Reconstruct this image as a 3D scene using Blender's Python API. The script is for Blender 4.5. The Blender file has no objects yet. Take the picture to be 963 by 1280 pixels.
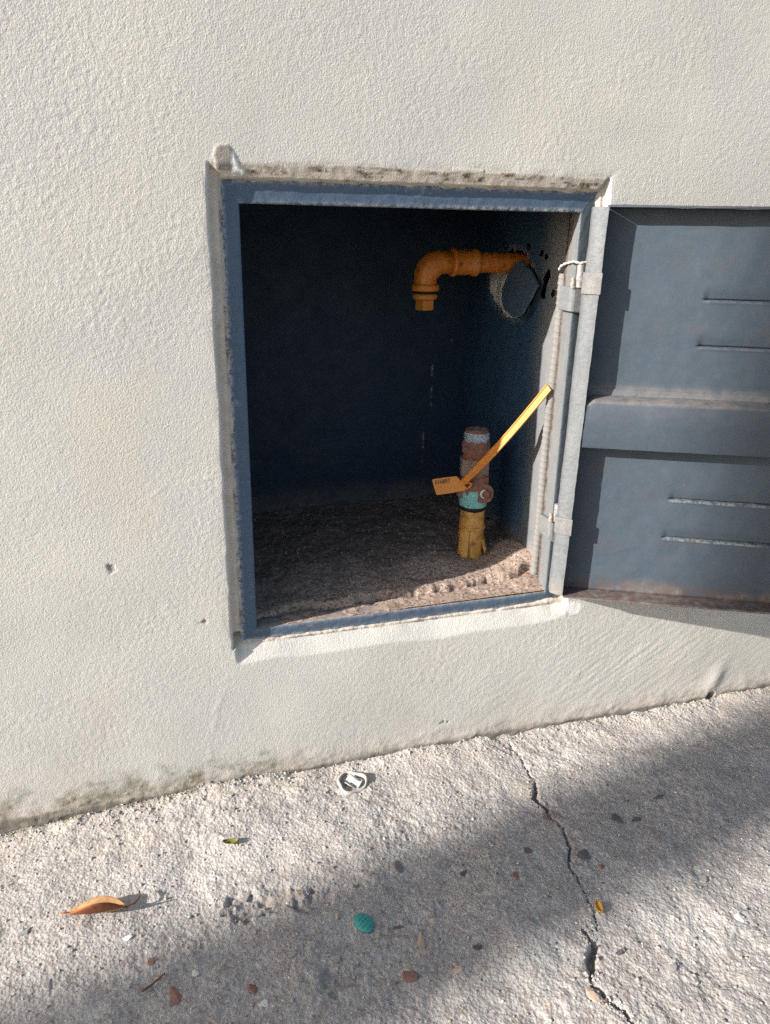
import bpy, bmesh, math, random
import numpy as np
from mathutils import Vector, Matrix

random.seed(7); rng = np.random.default_rng(7)
S = bpy.context.scene
COL = S.collection

# ------------------------------------------------------------------ camera
# metres; X runs along the wall, Y into the wall, Z up; the wall face is y = 0,
# the lower edge of the cabinet frame is z = 0 and the pavement lies at z = GZ
GZ = -0.178
YAW, PITCH, ROLL = 0.3075466, 0.34484133, 0.01837291
CAM = np.array([-0.08580942, -0.78769561, 0.44249107])
FPX, CX, CY = 985.0, 481.5, 640.0
Fv = np.array([math.sin(YAW)*math.cos(PITCH), math.cos(YAW)*math.cos(PITCH), -math.sin(PITCH)])
R0 = np.array([math.cos(YAW), -math.sin(YAW), 0.0]); U0 = np.cross(R0, Fv)
Rv = math.cos(ROLL)*R0 + math.sin(ROLL)*U0
Uv = -math.sin(ROLL)*R0 + math.cos(ROLL)*U0
def hit(x, y, n, d):
    """where the line of sight through photo point (x, y) meets the plane n.P = d"""
    r = Fv + Rv*(x-CX)/FPX - Uv*(y-CY)/FPX
    n = np.array(n, float)
    return CAM + r*(d-n@CAM)/(n@r)
def onx(x, y, d): return hit(x, y, (1, 0, 0), d)
def ony(x, y, d): return hit(x, y, (0, 1, 0), d)
def onz(x, y, d=GZ): return hit(x, y, (0, 0, 1), d)

cam_d = bpy.data.cameras.new('camera'); cam = bpy.data.objects.new('camera', cam_d); COL.objects.link(cam)
cam.matrix_world = Matrix(((Rv[0], Uv[0], -Fv[0], CAM[0]), (Rv[1], Uv[1], -Fv[1], CAM[1]),
                           (Rv[2], Uv[2], -Fv[2], CAM[2]), (0, 0, 0, 1)))
cam_d.sensor_fit = 'VERTICAL'; cam_d.angle = 2*math.atan(640/FPX)
cam_d.clip_start = 0.01; cam_d.clip_end = 500
S.camera = cam
S.cycles.use_denoising = False; S.cycles.sample_clamp_indirect = 2.0
S.render.resolution_x, S.render.resolution_y = 770, 1024

# ------------------------------------------------------------------ sky, sun, exposure
SUN_EL, SUN_AZ = math.radians(22.5), math.radians(11.8)     # the sun grazes the wall from the left
sun_travel = Vector((math.cos(SUN_EL)*math.cos(SUN_AZ), math.cos(SUN_EL)*math.sin(SUN_AZ), -math.sin(SUN_EL)))
W = bpy.data.worlds.new('World'); S.world = W; W.use_nodes = True
nt = W.node_tree; nt.nodes.clear()
sky = nt.nodes.new('ShaderNodeTexSky'); sky.sky_type = 'NISHITA'; sky.sun_disc = False
sky.sun_elevation = SUN_EL; sky.sun_rotation = math.radians(-90)-SUN_AZ
sky.air_density = 1.0; sky.dust_density = 1.5; sky.ozone_density = 1.0
bg = nt.nodes.new('ShaderNodeBackground'); bg.inputs['Strength'].default_value = 0.088
wo = nt.nodes.new('ShaderNodeOutputWorld')
nt.links.new(sky.outputs[0], bg.inputs[0]); nt.links.new(bg.outputs[0], wo.inputs[0])
sun_d = bpy.data.lights.new('sun', 'SUN'); sun = bpy.data.objects.new('sun', sun_d); COL.objects.link(sun)
sun_d.energy = 4.6; sun_d.angle = math.radians(0.55); sun_d.color = (1.0, 0.955, 0.90)
sun.rotation_euler = sun_travel.to_track_quat('-Z', 'Y').to_euler(); sun.location = (-6, -3, 4)
S.view_settings.view_transform = 'Standard'; S.view_settings.look = 'None'
S.view_settings.exposure = 1.17; S.view_settings.gamma = 1.0

# ------------------------------------------------------------------ noise
def _h(ix, iy, s):
    n = (ix*374761393 + iy*668265263 + s*1442695041) & 0x7fffffff
    n = ((n ^ (n >> 13))*1274126177) & 0x7fffffff
    n = ((n ^ (n >> 15))*2246822519) & 0x7fffffff
    return (n ^ (n >> 16)) & 0xffff
def gn(x, y, s=0):
    x = np.asarray(x, float); y = np.asarray(y, float)
    x, y = np.broadcast_arrays(x, y)
    xi = np.floor(x).astype(np.int64); yi = np.floor(y).astype(np.int64)
    xf = x-xi; yf = y-yi
    u = xf**3*(xf*(xf*6-15)+10); v = yf**3*(yf*(yf*6-15)+10)
    def g(dx, dy):
        a = _h(xi+dx, yi+dy, s)*(2*math.pi/65536)
        return np.cos(a)*(xf-dx)+np.sin(a)*(yf-dy)
    a = g(0, 0)*(1-u)+g(1, 0)*u
    b = g(0, 1)*(1-u)+g(1, 1)*u
    return (a*(1-v)+b*v)*1.5
def fbm(x, y, s=0, o=4, g=0.5):
    t = 0; a = 1.0
    for k in range(o):
        t = t+a*gn(x*2**k+17.3*k, y*2**k-9.1*k, s+k*31); a *= g
    return t
def cells(x, y, s=0):
    """distance to the nearest random point, and that point's random value"""
    x = np.asarray(x, float); y = np.asarray(y, float)
    xi = np.floor(x).astype(np.int64); yi = np.floor(y).astype(np.int64)
    best = np.full(x.shape, 9.0); val = np.zeros(x.shape)
    for dx in (-1, 0, 1):
        for dy in (-1, 0, 1):
            px = xi+dx+_h(xi+dx, yi+dy, s)/65536; py = yi+dy+_h(xi+dx, yi+dy, s+7)/65536
            d = np.hypot(px-x, py-y); m = d < best
            best = np.where(m, d, best); val = np.where(m, _h(xi+dx, yi+dy, s+13)/65536, val)
    return best, val
def sstep(a, b, x):
    t = np.clip((x-a)/(b-a), 0, 1); return t*t*(3-2*t)
def poly_dist(x, y, pts):
    d = np.full(np.shape(x), 9.0); tt = np.zeros(np.shape(x))
    n = len(pts)-1
    for i in range(n):
        (ax, ay), (bx_, by_) = pts[i], pts[i+1]
        ux, uy = bx_-ax, by_-ay; L = ux*ux+uy*uy
        t = np.clip(((x-ax)*ux+(y-ay)*uy)/L, 0, 1)
        q = np.hypot(x-ax-t*ux, y-ay-t*uy); m = q < d
        d = np.where(m, q, d); tt = np.where(m, (i+t)/n, tt)
    return d, tt
def inside(x, y, pts):
    c = np.zeros(np.shape(x), bool); n = len(pts)
    for i in range(n):
        (x1, y1), (x2, y2) = pts[i], pts[(i+1) % n]
        if y1 == y2: continue
        m = ((y1 > y) != (y2 > y)) & (x < (x2-x1)*(y-y1)/(y2-y1)+x1)
        c ^= m
    return c

# ------------------------------------------------------------------ materials
class NT:
    def __init__(s, name, rough=0.8, spec=0.3):
        s.m = bpy.data.materials.new(name); s.m.use_nodes = True
        s.t = s.m.node_tree; s.b = s.t.nodes['Principled BSDF']
        s.b.inputs['Roughness'].default_value = rough
        s.b.inputs['Specular IOR Level'].default_value = spec
        s.co = s.t.nodes.new('ShaderNodeTexCoord').outputs['Object']
        s.bump_in = None
    def n(s, ty, **k):
        nd = s.t.nodes.new(ty)
        for a, v in k.items():
            if a in nd.inputs: nd.inputs[a].default_value = v
            else: setattr(nd, a, v)
        return nd
    def noise(s, scale, detail=4, rough=0.55, dist=0.0, off=(0, 0, 0), stretch=(1, 1, 1)):
        mp = s.n('ShaderNodeMapping'); mp.inputs['Location'].default_value = off; mp.inputs['Scale'].default_value = stretch
        s.t.links.new(s.co, mp.inputs['Vector'])
        nd = s.n('ShaderNodeTexNoise', Scale=scale, Detail=detail, Roughness=rough, Distortion=dist)
        s.t.links.new(mp.outputs[0], nd.inputs['Vector']); return nd.outputs['Fac']
    def vor(s, scale, feature='F1', out='Distance', rnd=1.0):
        nd = s.n('ShaderNodeTexVoronoi', Scale=scale, feature=feature, Randomness=rnd)
        s.t.links.new(s.co, nd.inputs['Vector']); return nd.outputs[out]
    def ramp(s, fac, a, b, lo=0.0, hi=1.0):
        nd = s.n('ShaderNodeMapRange'); nd.clamp = True
        s.t.links.new(fac, nd.inputs['Value'])
        for k, v in (('From Min', a), ('From Max', b), ('To Min', lo), ('To Max', hi)): nd.inputs[k].default_value = v
        return nd.outputs[0]
    def attr(s, name): return s.n('ShaderNodeAttribute', attribute_name=name).outputs['Fac']
    def mul(s, a, b): return s.math('MULTIPLY', a, b)
    def math(s, op, a, b=None):
        nd = s.n('ShaderNodeMath', operation=op); nd.use_clamp = False
        for i, v in enumerate((a, b)):
            if v is None: continue
            if isinstance(v, (int, float)): nd.inputs[i].default_value = v
            else: s.t.links.new(v, nd.inputs[i])
        return nd.outputs[0]
    def mix(s, fac, a, b, mode='MIX'):
        nd = s.n('ShaderNodeMix', data_type='RGBA', blend_type=mode, clamp_factor=True)
        for i, v in ((0, fac), (6, a), (7, b)):
            if isinstance(v, (int, float)): nd.inputs[i].default_value = v
            elif isinstance(v, tuple): nd.inputs[i].default_value = (*v, 1) if len(v) == 3 else v
            else: s.t.links.new(v, nd.inputs[i])
        return nd.outputs[2]
    def color(s, v):
        if isinstance(v, tuple): s.b.inputs['Base Color'].default_value = (*v, 1)
        else: s.t.links.new(v, s.b.inputs['Base Color'])
    def rough(s, v): s.t.links.new(v, s.b.inputs['Roughness'])
    def bump(s, h, dist, strength=1.0):
        nd = s.n('ShaderNodeBump', Strength=strength, Distance=dist)
        s.t.links.new(h, nd.inputs['Height'])
        if s.bump_in is not None: s.t.links.new(s.bump_in, nd.inputs['Normal'])
        s.bump_in = nd.outputs[0]
        s.t.links.new(nd.outputs[0], s.b.inputs['Normal'])

def mat_wall():
    k = NT('wall_stucco_paint', 0.9, 0.2)
    big = k.ramp(k.noise(3.2, 4, 0.6), 0.35, 0.68)
    c = k.mix(big, (0.60, 0.57, 0.515), (0.55, 0.535, 0.505))
    c = k.mix(k.ramp(k.noise(11, 5, 0.65, off=(3, 1, 5)), 0.45, 0.72, 0, 0.5), c, (0.63, 0.60, 0.53))
    c = k.mix(k.ramp(k.noise(6.5, 6, 0.7, dist=0.4, off=(7, 3, 2)), 0.48, 0.75, 0, 0.55), c, (0.47, 0.455, 0.425))
    c = k.mix(k.mul(k.attr('splash'), k.ramp(k.noise(30, 5, 0.7, off=(1, 1, 8)), 0.3, 0.7, 0.4, 1)), c, (0.43, 0.405, 0.365))
    c = k.mix(k.ramp(k.noise(420, 3, 0.6), 0.35, 0.75, 0, 0.22), c, (0.40, 0.37, 0.32))
    c = k.mix(k.mul(k.attr('stain'), 0.5), c, (0.60, 0.54, 0.42))
    c = k.mix(k.mul(k.attr('mortar'), 1.0), c, k.mix(k.ramp(k.noise(60, 5, 0.7), 0.35, 0.7), (0.47, 0.40, 0.32), (0.58, 0.53, 0.46)))
    c = k.mix(k.mul(k.attr('rust'), k.ramp(k.noise(90, 5, 0.7, off=(2, 7, 1)), 0.42, 0.6)), c, (0.095, 0.055, 0.035))
    c = k.mix(k.mul(k.attr('moss'), k.ramp(k.noise(120, 5, 0.75, off=(1, 4, 9)), 0.28, 0.52)), c, (0.12, 0.115, 0.065))
    c = k.mix(k.mul(k.attr('dust'), 0.8), c, (0.42, 0.36, 0.30))
    c = k.mix(k.mul(k.attr('grime'), 0.9), c, (0.15, 0.135, 0.115))
    c = k.mix(k.attr('white'), c, (0.80, 0.79, 0.76))
    k.color(c)
    k.bump(k.noise(560, 3, 0.7), 0.0011, 0.7)
    return k.m
def mat_ground():
    k = NT('rough_concrete', 0.95, 0.15)
    c = k.mix(k.ramp(k.noise(9, 5, 0.6), 0.35, 0.7), (0.375, 0.345, 0.315), (0.325, 0.305, 0.288))
    c = k.mix(k.ramp(k.noise(55, 5, 0.65, off=(5, 1, 0)), 0.45, 0.7, 0, 0.7), c, (0.47, 0.44, 0.41))
    nd = k.n('ShaderNodeTexVoronoi', Scale=380); k.t.links.new(k.co, nd.inputs['Vector'])
    sp = k.n('ShaderNodeSeparateColor'); k.t.links.new(nd.outputs['Color'], sp.inputs[0])
    c = k.mix(k.ramp(sp.outputs[0], 0.70, 0.97, 0, 0.45), c, (0.19, 0.175, 0.165))
    c = k.mix(k.ramp(sp.outputs[1], 0.74, 0.97, 0, 0.6), c, (0.52, 0.49, 0.46))
    nd2 = k.n('ShaderNodeTexVoronoi', Scale=170); k.t.links.new(k.co, nd2.inputs['Vector'])
    sp2 = k.n('ShaderNodeSeparateColor'); k.t.links.new(nd2.outputs['Color'], sp2.inputs[0])
    c = k.mix(k.ramp(sp2.outputs[2], 0.80, 0.97, 0, 0.5), c, (0.25, 0.19, 0.165))
    c = k.mix(k.mul(k.attr('pale'), k.ramp(k.noise(150, 4, 0.7, off=(0, 3, 3)), 0.3, 0.62)), c, (0.52, 0.49, 0.455))
    c = k.mix(k.mul(k.attr('sand'), 0.65), c, (0.45, 0.395, 0.34))
    c = k.mix(k.mul(k.attr('soil'), 0.9), c, (0.105, 0.085, 0.068))
    c = k.mix(k.mul(k.attr('moss'), k.ramp(k.noise(130, 5, 0.75), 0.40, 0.6)), c, (0.10, 0.105, 0.055))
    k.color(c)
    k.bump(k.vor(330), 0.0013, 0.7); k.bump(k.noise(700, 3, 0.7), 0.0012, 0.7)
    return k.m
def paint(name, c1, c2, rough=0.5, spec=0.4, rustiness=0.0, grit=0.0006, attrs=True, scratch=0.0, lit_patch=False):
    k = NT(name, rough, spec)
    c = k.mix(k.ramp(k.noise(26, 5, 0.65), 0.35, 0.68), c1, c2)
    c = k.mix(k.ramp(k.noise(160, 4, 0.6, off=(3, 2, 1)), 0.5, 0.75, 0, 0.14), c, tuple(min(1, v*1.5+0.02) for v in c2))
    if lit_patch: c = k.mix(k.attr('lit_patch'), c, (0.165, 0.17, 0.17))  # mixes a sunlit tone into the colour of the side panel
    if scratch: c = k.mix(k.ramp(k.noise(70, 4, 0.7, dist=0.6, off=(8, 0, 2)), 0.62, 0.7, 0, scratch), c, (0.33, 0.33, 0.32))
    if rustiness:
        c = k.mix(k.mul(k.ramp(k.noise(210, 3, 0.6, off=(9, 9, 2)), 0.68, 0.74, 0, 1), rustiness), c, (0.15, 0.075, 0.045))
    if attrs:
        c = k.mix(k.mul(k.attr('dust'), k.ramp(k.noise(80, 5, 0.7, off=(0, 6, 1)), 0.3, 0.62, 0.25, 1)), c, (0.40, 0.315, 0.25))
        c = k.mix(k.mul(k.attr('rust'), k.ramp(k.noise(110, 5, 0.75, off=(4, 6, 1)), 0.40, 0.56)), c, (0.105, 0.055, 0.035))
        c = k.mix(k.mul(k.attr('white'), k.ramp(k.noise(170, 5, 0.8, off=(2, 2, 2)), 0.43, 0.56)), c, (0.62, 0.61, 0.57))
    k.color(c)
    k.rough(k.ramp(k.noise(45, 4, 0.6), 0.3, 0.7, rough-0.1, rough+0.12))
    k.bump(k.noise(240, 5, 0.7), grit, 0.8)
    return k.m
def simple(name, c1, c2, scale=60, rough=0.7, spec=0.3, bump=0.0006, bscale=260, c3=None, th=(0.55, 0.68), metal=0.0):
    k = NT(name, rough, spec)
    c = k.mix(k.ramp(k.noise(scale, 5, 0.65), 0.35, 0.65), c1, c2)
    if c3: c = k.mix(k.ramp(k.noise(scale*1.7, 5, 0.7, off=(5, 3, 2)), *th), c, c3)
    k.color(c); k.b.inputs['Metallic'].default_value = metal
    if bump: k.bump(k.noise(bscale, 4, 0.65), bump, 0.8)
    return k.m
def mat_floor():
    k = NT('niche_floor_dirt', 0.97, 0.1)
    c = k.mix(k.ramp(k.noise(22, 5, 0.65), 0.35, 0.7), (0.30, 0.22, 0.17), (0.39, 0.30, 0.245))
    nd = k.n('ShaderNodeTexVoronoi', Scale=420); k.t.links.new(k.co, nd.inputs['Vector'])
    sp = k.n('ShaderNodeSeparateColor'); k.t.links.new(nd.outputs['Color'], sp.inputs[0])
    c = k.mix(k.ramp(sp.outputs[0], 0.6, 0.9, 0, 0.7), c, (0.10, 0.07, 0.055))
    c = k.mix(k.ramp(sp.outputs[1], 0.8, 0.97, 0, 0.7), c, (0.52, 0.43, 0.36))
    c = k.mix(k.mul(k.attr('soil'), k.ramp(k.noise(60, 5, 0.7, off=(1, 2, 3)), 0.3, 0.55, 0.5, 1)), c, (0.10, 0.078, 0.062))
    k.color(c); k.bump(k.noise(520, 5, 0.7), 0.0012, 0.8)
    return k.m

M = {}
M['wall'] = mat_wall(); M['ground'] = mat_ground(); M['floor'] = mat_floor()
M['door'] = paint('blue_grey_door_paint', (0.041, 0.061, 0.082), (0.045, 0.065, 0.086), 0.55, 0.35, 0.6, 0.00025)
M['frame'] = paint('blue_frame_paint', (0.050, 0.092, 0.150), (0.058, 0.102, 0.160), 0.5, 0.4, 0.1, 0.0007, scratch=0.35)
M['jamb'] = paint('pale_grey_jamb_paint', (0.125, 0.138, 0.147), (0.14, 0.152, 0.16), 0.5, 0.4, 0.05, 0.0007, scratch=0.08)
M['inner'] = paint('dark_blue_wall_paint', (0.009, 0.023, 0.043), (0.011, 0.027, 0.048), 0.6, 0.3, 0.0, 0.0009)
M['side'] = paint('sunlit_front_blue_wall_paint', (0.028, 0.062, 0.105), (0.033, 0.068, 0.112), 0.6, 0.3, 0.0, 0.0009, lit_patch=True)  # blue lining whose front is painted pale as if sunlit
M['stile'] = paint('worn_grey_blue_stile_paint', (0.098, 0.113, 0.124), (0.112, 0.127, 0.137), 0.5, 0.4, 0.05, 0.0008, scratch=0.15)
M['jambface'] = paint('grey_blue_jamb_paint', (0.052, 0.068, 0.082), (0.065, 0.08, 0.092), 0.5, 0.4, 0.1, 0.0008, scratch=0.2)
M['flap'] = paint('grey_blue_flap_paint', (0.058, 0.098, 0.140), (0.066, 0.106, 0.150), 0.55, 0.35, 0.0, 0.0005)
M['rod'] = paint('dusty_grey_rod_paint', (0.16, 0.165, 0.165), (0.19, 0.19, 0.185), 0.75, 0.2, 0.0, 0.0008)
M['orange'] = simple('orange_epoxy_paint', (0.53, 0.150, 0.016), (0.57, 0.175, 0.022), 55, 0.38, 0.5, 0.0007, 190, (0.19, 0.065, 0.018), (0.56, 0.66))
M['plug'] = simple('yellow_orange_paint', (0.52, 0.21, 0.035), (0.48, 0.175, 0.028), 60, 0.4, 0.4, 0.0004, 200)
M['ochre'] = simple('ochre_pipe_wrap', (0.54, 0.30, 0.075), (0.44, 0.21, 0.05), 45, 0.5, 0.4, 0.0008, 180, (0.20, 0.095, 0.035), (0.48, 0.68))
M['rust'] = simple('rusty_brown_metal', (0.165, 0.088, 0.068), (0.24, 0.12, 0.08), 90, 0.85, 0.2, 0.0014, 330, (0.075, 0.055, 0.05))
M['redrust'] = simple('red_rust_metal', (0.28, 0.10, 0.062), (0.18, 0.072, 0.05), 110, 0.85, 0.2, 0.0012, 300, (0.10, 0.05, 0.04))
M['greymetal'] = simple('dull_grey_brown_metal', (0.24, 0.20, 0.165), (0.20, 0.135, 0.10), 60, 0.75, 0.3, 0.001, 300, (0.21, 0.10, 0.06), (0.55, 0.65))
M['teal'] = simple('chipped_teal_paint', (0.14, 0.36, 0.35), (0.20, 0.43, 0.42), 70, 0.65, 0.3, 0.0009, 260, (0.10, 0.075, 0.06), (0.62, 0.7))
M['blackgap'] = simple('gap_shade_black', (0.012, 0.012, 0.012), (0.02, 0.018, 0.016), 50, 0.8, 0.2, 0.0003)  # black stands in for the shade in gaps and the lug hole
M['teflon'] = simple('white_thread_tape', (0.36, 0.41, 0.46), (0.24, 0.28, 0.34), 190, 0.6, 0.3, 0.0012, 500, (0.14, 0.10, 0.09), (0.53, 0.6))
M['seal'] = simple('orange_plastic', (0.60, 0.215, 0.035), (0.63, 0.235, 0.042), 30, 0.42, 0.5, 0.0001)
M['ink'] = simple('dark_print', (0.06, 0.04, 0.03), (0.08, 0.05, 0.035), 30, 0.7, 0.2, 0)
M['bolt'] = simple('bright_steel', (0.62, 0.60, 0.56), (0.55, 0.53, 0.50), 80, 0.45, 0.5, 0.0003)
M['plaster'] = simple('broken_white_plaster', (0.74, 0.71, 0.66), (0.60, 0.56, 0.50), 70, 0.95, 0.1, 0.002, 220, (0.16, 0.12, 0.09), (0.62, 0.72))
M['shademasonry'] = simple('hole_shade_masonry', (0.05, 0.038, 0.03), (0.09, 0.07, 0.055), 70, 0.95, 0.1, 0.002, 220)  # brown-black colour put in for the shade inside the broken holes
M['wire'] = simple('pale_wire', (0.46, 0.44, 0.42), (0.38, 0.35, 0.32), 80, 0.6, 0.3, 0.0003)
M['leaf'] = simple('dry_leaf', (0.46, 0.28, 0.13), (0.36, 0.19, 0.08), 70, 0.6, 0.3, 0.0006, 200, (0.17, 0.055, 0.03), (0.55, 0.68))
M['leafdark'] = simple('dry_leaf_underside', (0.26, 0.085, 0.03), (0.19, 0.06, 0.025), 60, 0.6, 0.3, 0.0006, 200, (0.09, 0.03, 0.018), (0.55, 0.68))
M['stem'] = simple('dark_leaf_stalk', (0.10, 0.055, 0.035), (0.14, 0.075, 0.045), 50, 0.8, 0.2, 0)
M['greenleaf'] = simple('green_leaf_scrap', (0.12, 0.15, 0.03), (0.17, 0.13, 0.035), 200, 0.6, 0.3, 0)
M['whiteplastic'] = simple('dirty_white_plastic', (0.44, 0.42, 0.39), (0.36, 0.34, 0.31), 90, 0.5, 0.4, 0.0003)
M['tealplastic'] = simple('teal_plastic', (0.035, 0.25, 0.215), (0.05, 0.29, 0.25), 120, 0.5, 0.4, 0.0004)
M['stone_red'] = simple('red_brick_chip', (0.21, 0.115, 0.092), (0.26, 0.15, 0.12), 120, 0.9, 0.2, 0.0006, 400)
M['stone_dark'] = simple('dark_stone', (0.085, 0.085, 0.095), (0.13, 0.125, 0.13), 120, 0.8, 0.25, 0.0006, 400)
M['stone_tan'] = simple('tan_stone', (0.36, 0.27, 0.20), (0.43, 0.34, 0.27), 120, 0.9, 0.2, 0.0006, 400)
M['stone_grey'] = simple('grey_stone', (0.36, 0.34, 0.32), (0.27, 0.255, 0.245), 120, 0.9, 0.2, 0.0006, 400)
M['stone_white'] = simple('white_stone', (0.62, 0.60, 0.57), (0.54, 0.52, 0.49), 120, 0.9, 0.2, 0.0006, 400)
M['yellow'] = simple('yellow_scrap', (0.52, 0.28, 0.035), (0.45, 0.22, 0.03), 200, 0.6, 0.3, 0)
M['twig'] = simple('reddish_twig', (0.16, 0.075, 0.055), (0.22, 0.11, 0.08), 120, 0.85, 0.2, 0.0004)
M['asphalt'] = simple('asphalt', (0.045, 0.045, 0.047), (0.06, 0.058, 0.056), 3, 0.9, 0.2, 0.004, 90)
M['pole'] = simple('grey_concrete_pole', (0.33, 0.32, 0.30), (0.27, 0.26, 0.245), 4, 0.9, 0.2, 0.003, 60)

# ------------------------------------------------------------------ mesh helpers
def mesh_obj(name, verts, faces, mat, parent=None, smooth=True, attrs=None):
    verts = np.asarray(verts, np.float32).reshape(-1, 3)
    me = bpy.data.meshes.new(name)
    if isinstance(faces, np.ndarray):
        k = faces.shape[1]; nf = len(faces)
        me.vertices.add(len(verts)); me.vertices.foreach_set('co', verts.ravel())
        me.loops.add(nf*k); me.loops.foreach_set('vertex_index', faces.astype(np.int32).ravel())
        me.polygons.add(nf); me.polygons.foreach_set('loop_start', np.arange(0, nf*k, k, dtype=np.int32))
        me.update(calc_edges=True)
    else:
        me.from_pydata([tuple(map(float, v)) for v in verts], [], [tuple(f) for f in faces]); me.update()
    if smooth: me.polygons.foreach_set('use_smooth', np.ones(len(me.polygons), bool))
    for a, v in (attrs or {}).items():
        at = me.attributes.new(a, 'FLOAT', 'POINT'); at.data.foreach_set('value', np.asarray(v, np.float32).ravel())
    me.validate()
    o = bpy.data.objects.new(name, me); COL.objects.link(o)
    if mat: me.materials.append(M[mat])
    if parent is not None: o.parent = parent
    return o
def tag(o, label=None, cat=None, group=None, kind=None):
    for k, v in (('label', label), ('category', cat), ('group', group), ('kind', kind)):
        if v: o[k] = v
    return o
def empty(name, loc, label, cat, group=None):
    o = bpy.data.objects.new(name, None); COL.objects.link(o); o.empty_display_size = 0.02
    o.location = loc; tag(o, label, cat, group); return o
def adopt(o, parent):
    """parent without moving: all meshes are written in world coordinates"""
    o.parent = parent; o.matrix_parent_inverse = Matrix.Translation(-Vector(parent.location)); return o
def grid_faces(nu, nv, keep=None, flip=False):
    i = np.arange(nu-1)[:, None]*nv+np.arange(nv-1)[None, :]
    f = np.stack([i, i+nv, i+nv+1, i+1], -1)
    if flip: f = f[..., ::-1]
    f = f.reshape(-1, 4)
    return f if keep is None else f[keep.reshape(-1)]
def spaced(lo, a, b, hi, step, grow=1.35):
    mid = np.arange(a, b+step*0.5, step)
    l = []; x = a; s = step
    while x > lo: s *= grow; x -= s; l.append(max(x, lo))
    r = []; x = mid[-1]; s = step
    while x < hi: s *= grow; x += s; r.append(min(x, hi))
    return np.array(l[::-1]+list(mid)+r)
def tube_data(path, radii, n=14, cap=True, squash=None):
    path = np.asarray(path, float); V = []; Fc = []
    T = np.gradient(path, axis=0); T /= np.linalg.norm(T, axis=1)[:, None]
    a = np.array([0, 0, 1.0]) if abs(T[0][2]) < 0.9 else np.array([1.0, 0, 0])
    nrm = np.cross(T[0], a); nrm /= np.linalg.norm(nrm)
    if np.isscalar(radii): radii = [radii]*len(path)
    for k, (p, t) in enumerate(zip(path, T)):
        nrm = nrm-t*(nrm@t); nrm /= np.linalg.norm(nrm); b = np.cross(t, nrm)
        for j in range(n):
            an = 2*math.pi*j/n
            V.append(p+radii[k]*(math.cos(an)*nrm+math.sin(an)*b))
    for k in range(len(path)-1):
        for j in range(n):
            j2 = (j+1) % n
            Fc.append((k*n+j, k*n+j2, (k+1)*n+j2, (k+1)*n+j))
    if cap:
        Fc.append(tuple(range(n))[::-1]); Fc.append(tuple(range((len(path)-1)*n, len(path)*n)))
    return V, Fc
def tube(name, path, radii, mat, parent=None, n=14, cap=True, smooth=True):
    v, f = tube_data(path, radii, n, cap); o = mesh_obj(name, v, f, mat, None, smooth)
    fix_normals(o)
    return adopt(o, parent) if parent is not None else o
def fix_normals(o):
    bm = bmesh.new(); bm.from_mesh(o.data); bmesh.ops.recalc_face_normals(bm, faces=bm.faces); bm.to_mesh(o.data); bm.free()
def soft(o, width=0.0006, seg=2, angle=35):
    md = o.modifiers.new('bevel', 'BEVEL'); md.width = width; md.segments = seg; md.limit_method = 'ANGLE'; md.angle_limit = math.radians(angle)
    return o
def lathe(name, c, prof, mat, parent, n=32, wob=0.0, axis='z', smooth=True, seed=0, tilt=(0, 0)):
    """prof: (radius, height) from bottom to top round a vertical axis at c"""
    V = []; Fc = []; r_ = random.Random(seed)
    for k, (r, h) in enumerate(prof):
        for j in range(n):
            an = 2*math.pi*j/n
            rr = r*(1+wob*float(gn(math.cos(an)*2.2+seed*3.1, math.sin(an)*2.2+h*160, seed)))
            if axis == 'z': V.append((c[0]+rr*math.cos(an)+tilt[0]*h, c[1]+rr*math.sin(an)+tilt[1]*h, c[2]+h))
            elif axis == 'x': V.append((c[0]+h, c[1]+rr*math.cos(an), c[2]+rr*math.sin(an)))
            else: V.append((c[0]+rr*math.cos(an), c[1]+h, c[2]+rr*math.sin(an)))
    for k in range(len(prof)-1):
        for j in range(n):
            j2 = (j+1) % n; Fc.append((k*n+j, k*n+j2, (k+1)*n+j2, (k+1)*n+j))
    Fc.append(tuple(range(n))[::-1]); Fc.append(tuple(range((len(prof)-1)*n, len(prof)*n)))
    o = mesh_obj(name, V, Fc, mat, None, smooth); fix_normals(o)
    return adopt(o, parent) if parent is not None else o
def sharp(o, ang=35):
    """smooth shading with edges steeper than ang kept crisp"""
    bm = bmesh.new(); bm.from_mesh(o.data)
    for e in bm.edges:
        if len(e.link_faces) == 2 and e.calc_face_angle(0) > math.radians(ang): e.smooth = False
    bm.to_mesh(o.data); bm.free(); return o
def prism(name, pts, thick, mat, parent=None, bevel=0.0006):
    """closed outline pts (3-D, planar) pushed back along thick (3-vector)"""
    n = len(pts); V = [np.array(p, float) for p in pts]+[np.array(p, float)+np.array(thick, float) for p in pts]
    Fc = [tuple(range(n)), tuple(range(n, 2*n))[::-1]]+[(i, i+n, (i+1) % n+n, (i+1) % n) for i in range(n)]
    o = mesh_obj(name, V, Fc, mat, None, False); fix_normals(o)
    if bevel: soft(o, bevel)
    return adopt(o, parent) if parent is not None else o
def box(name, lo, hi, mat, parent=None, bevel=0.0012, rot=None):
    lo, hi = np.array(lo, float), np.array(hi, float)
    pts = [(lo[0], lo[1], lo[2]), (hi[0], lo[1], lo[2]), (hi[0], lo[1], hi[2]), (lo[0], lo[1], hi[2])]
    return prism(name, pts, (0, hi[1]-lo[1], 0), mat, parent, bevel)

# ------------------------------------------------------------------ dimensions of the cabinet
CW, CH = 0.40, 0.485            # outer size of the steel frame
FY = 0.010                      # its front face lies this far behind the plaster
ML, MR, MT, MB = 0.0187, 0.0187, 0.0223, 0.0150   # widths of the four frame bars
SX, BY = 0.390, 0.320           # right inner wall, back wall

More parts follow.
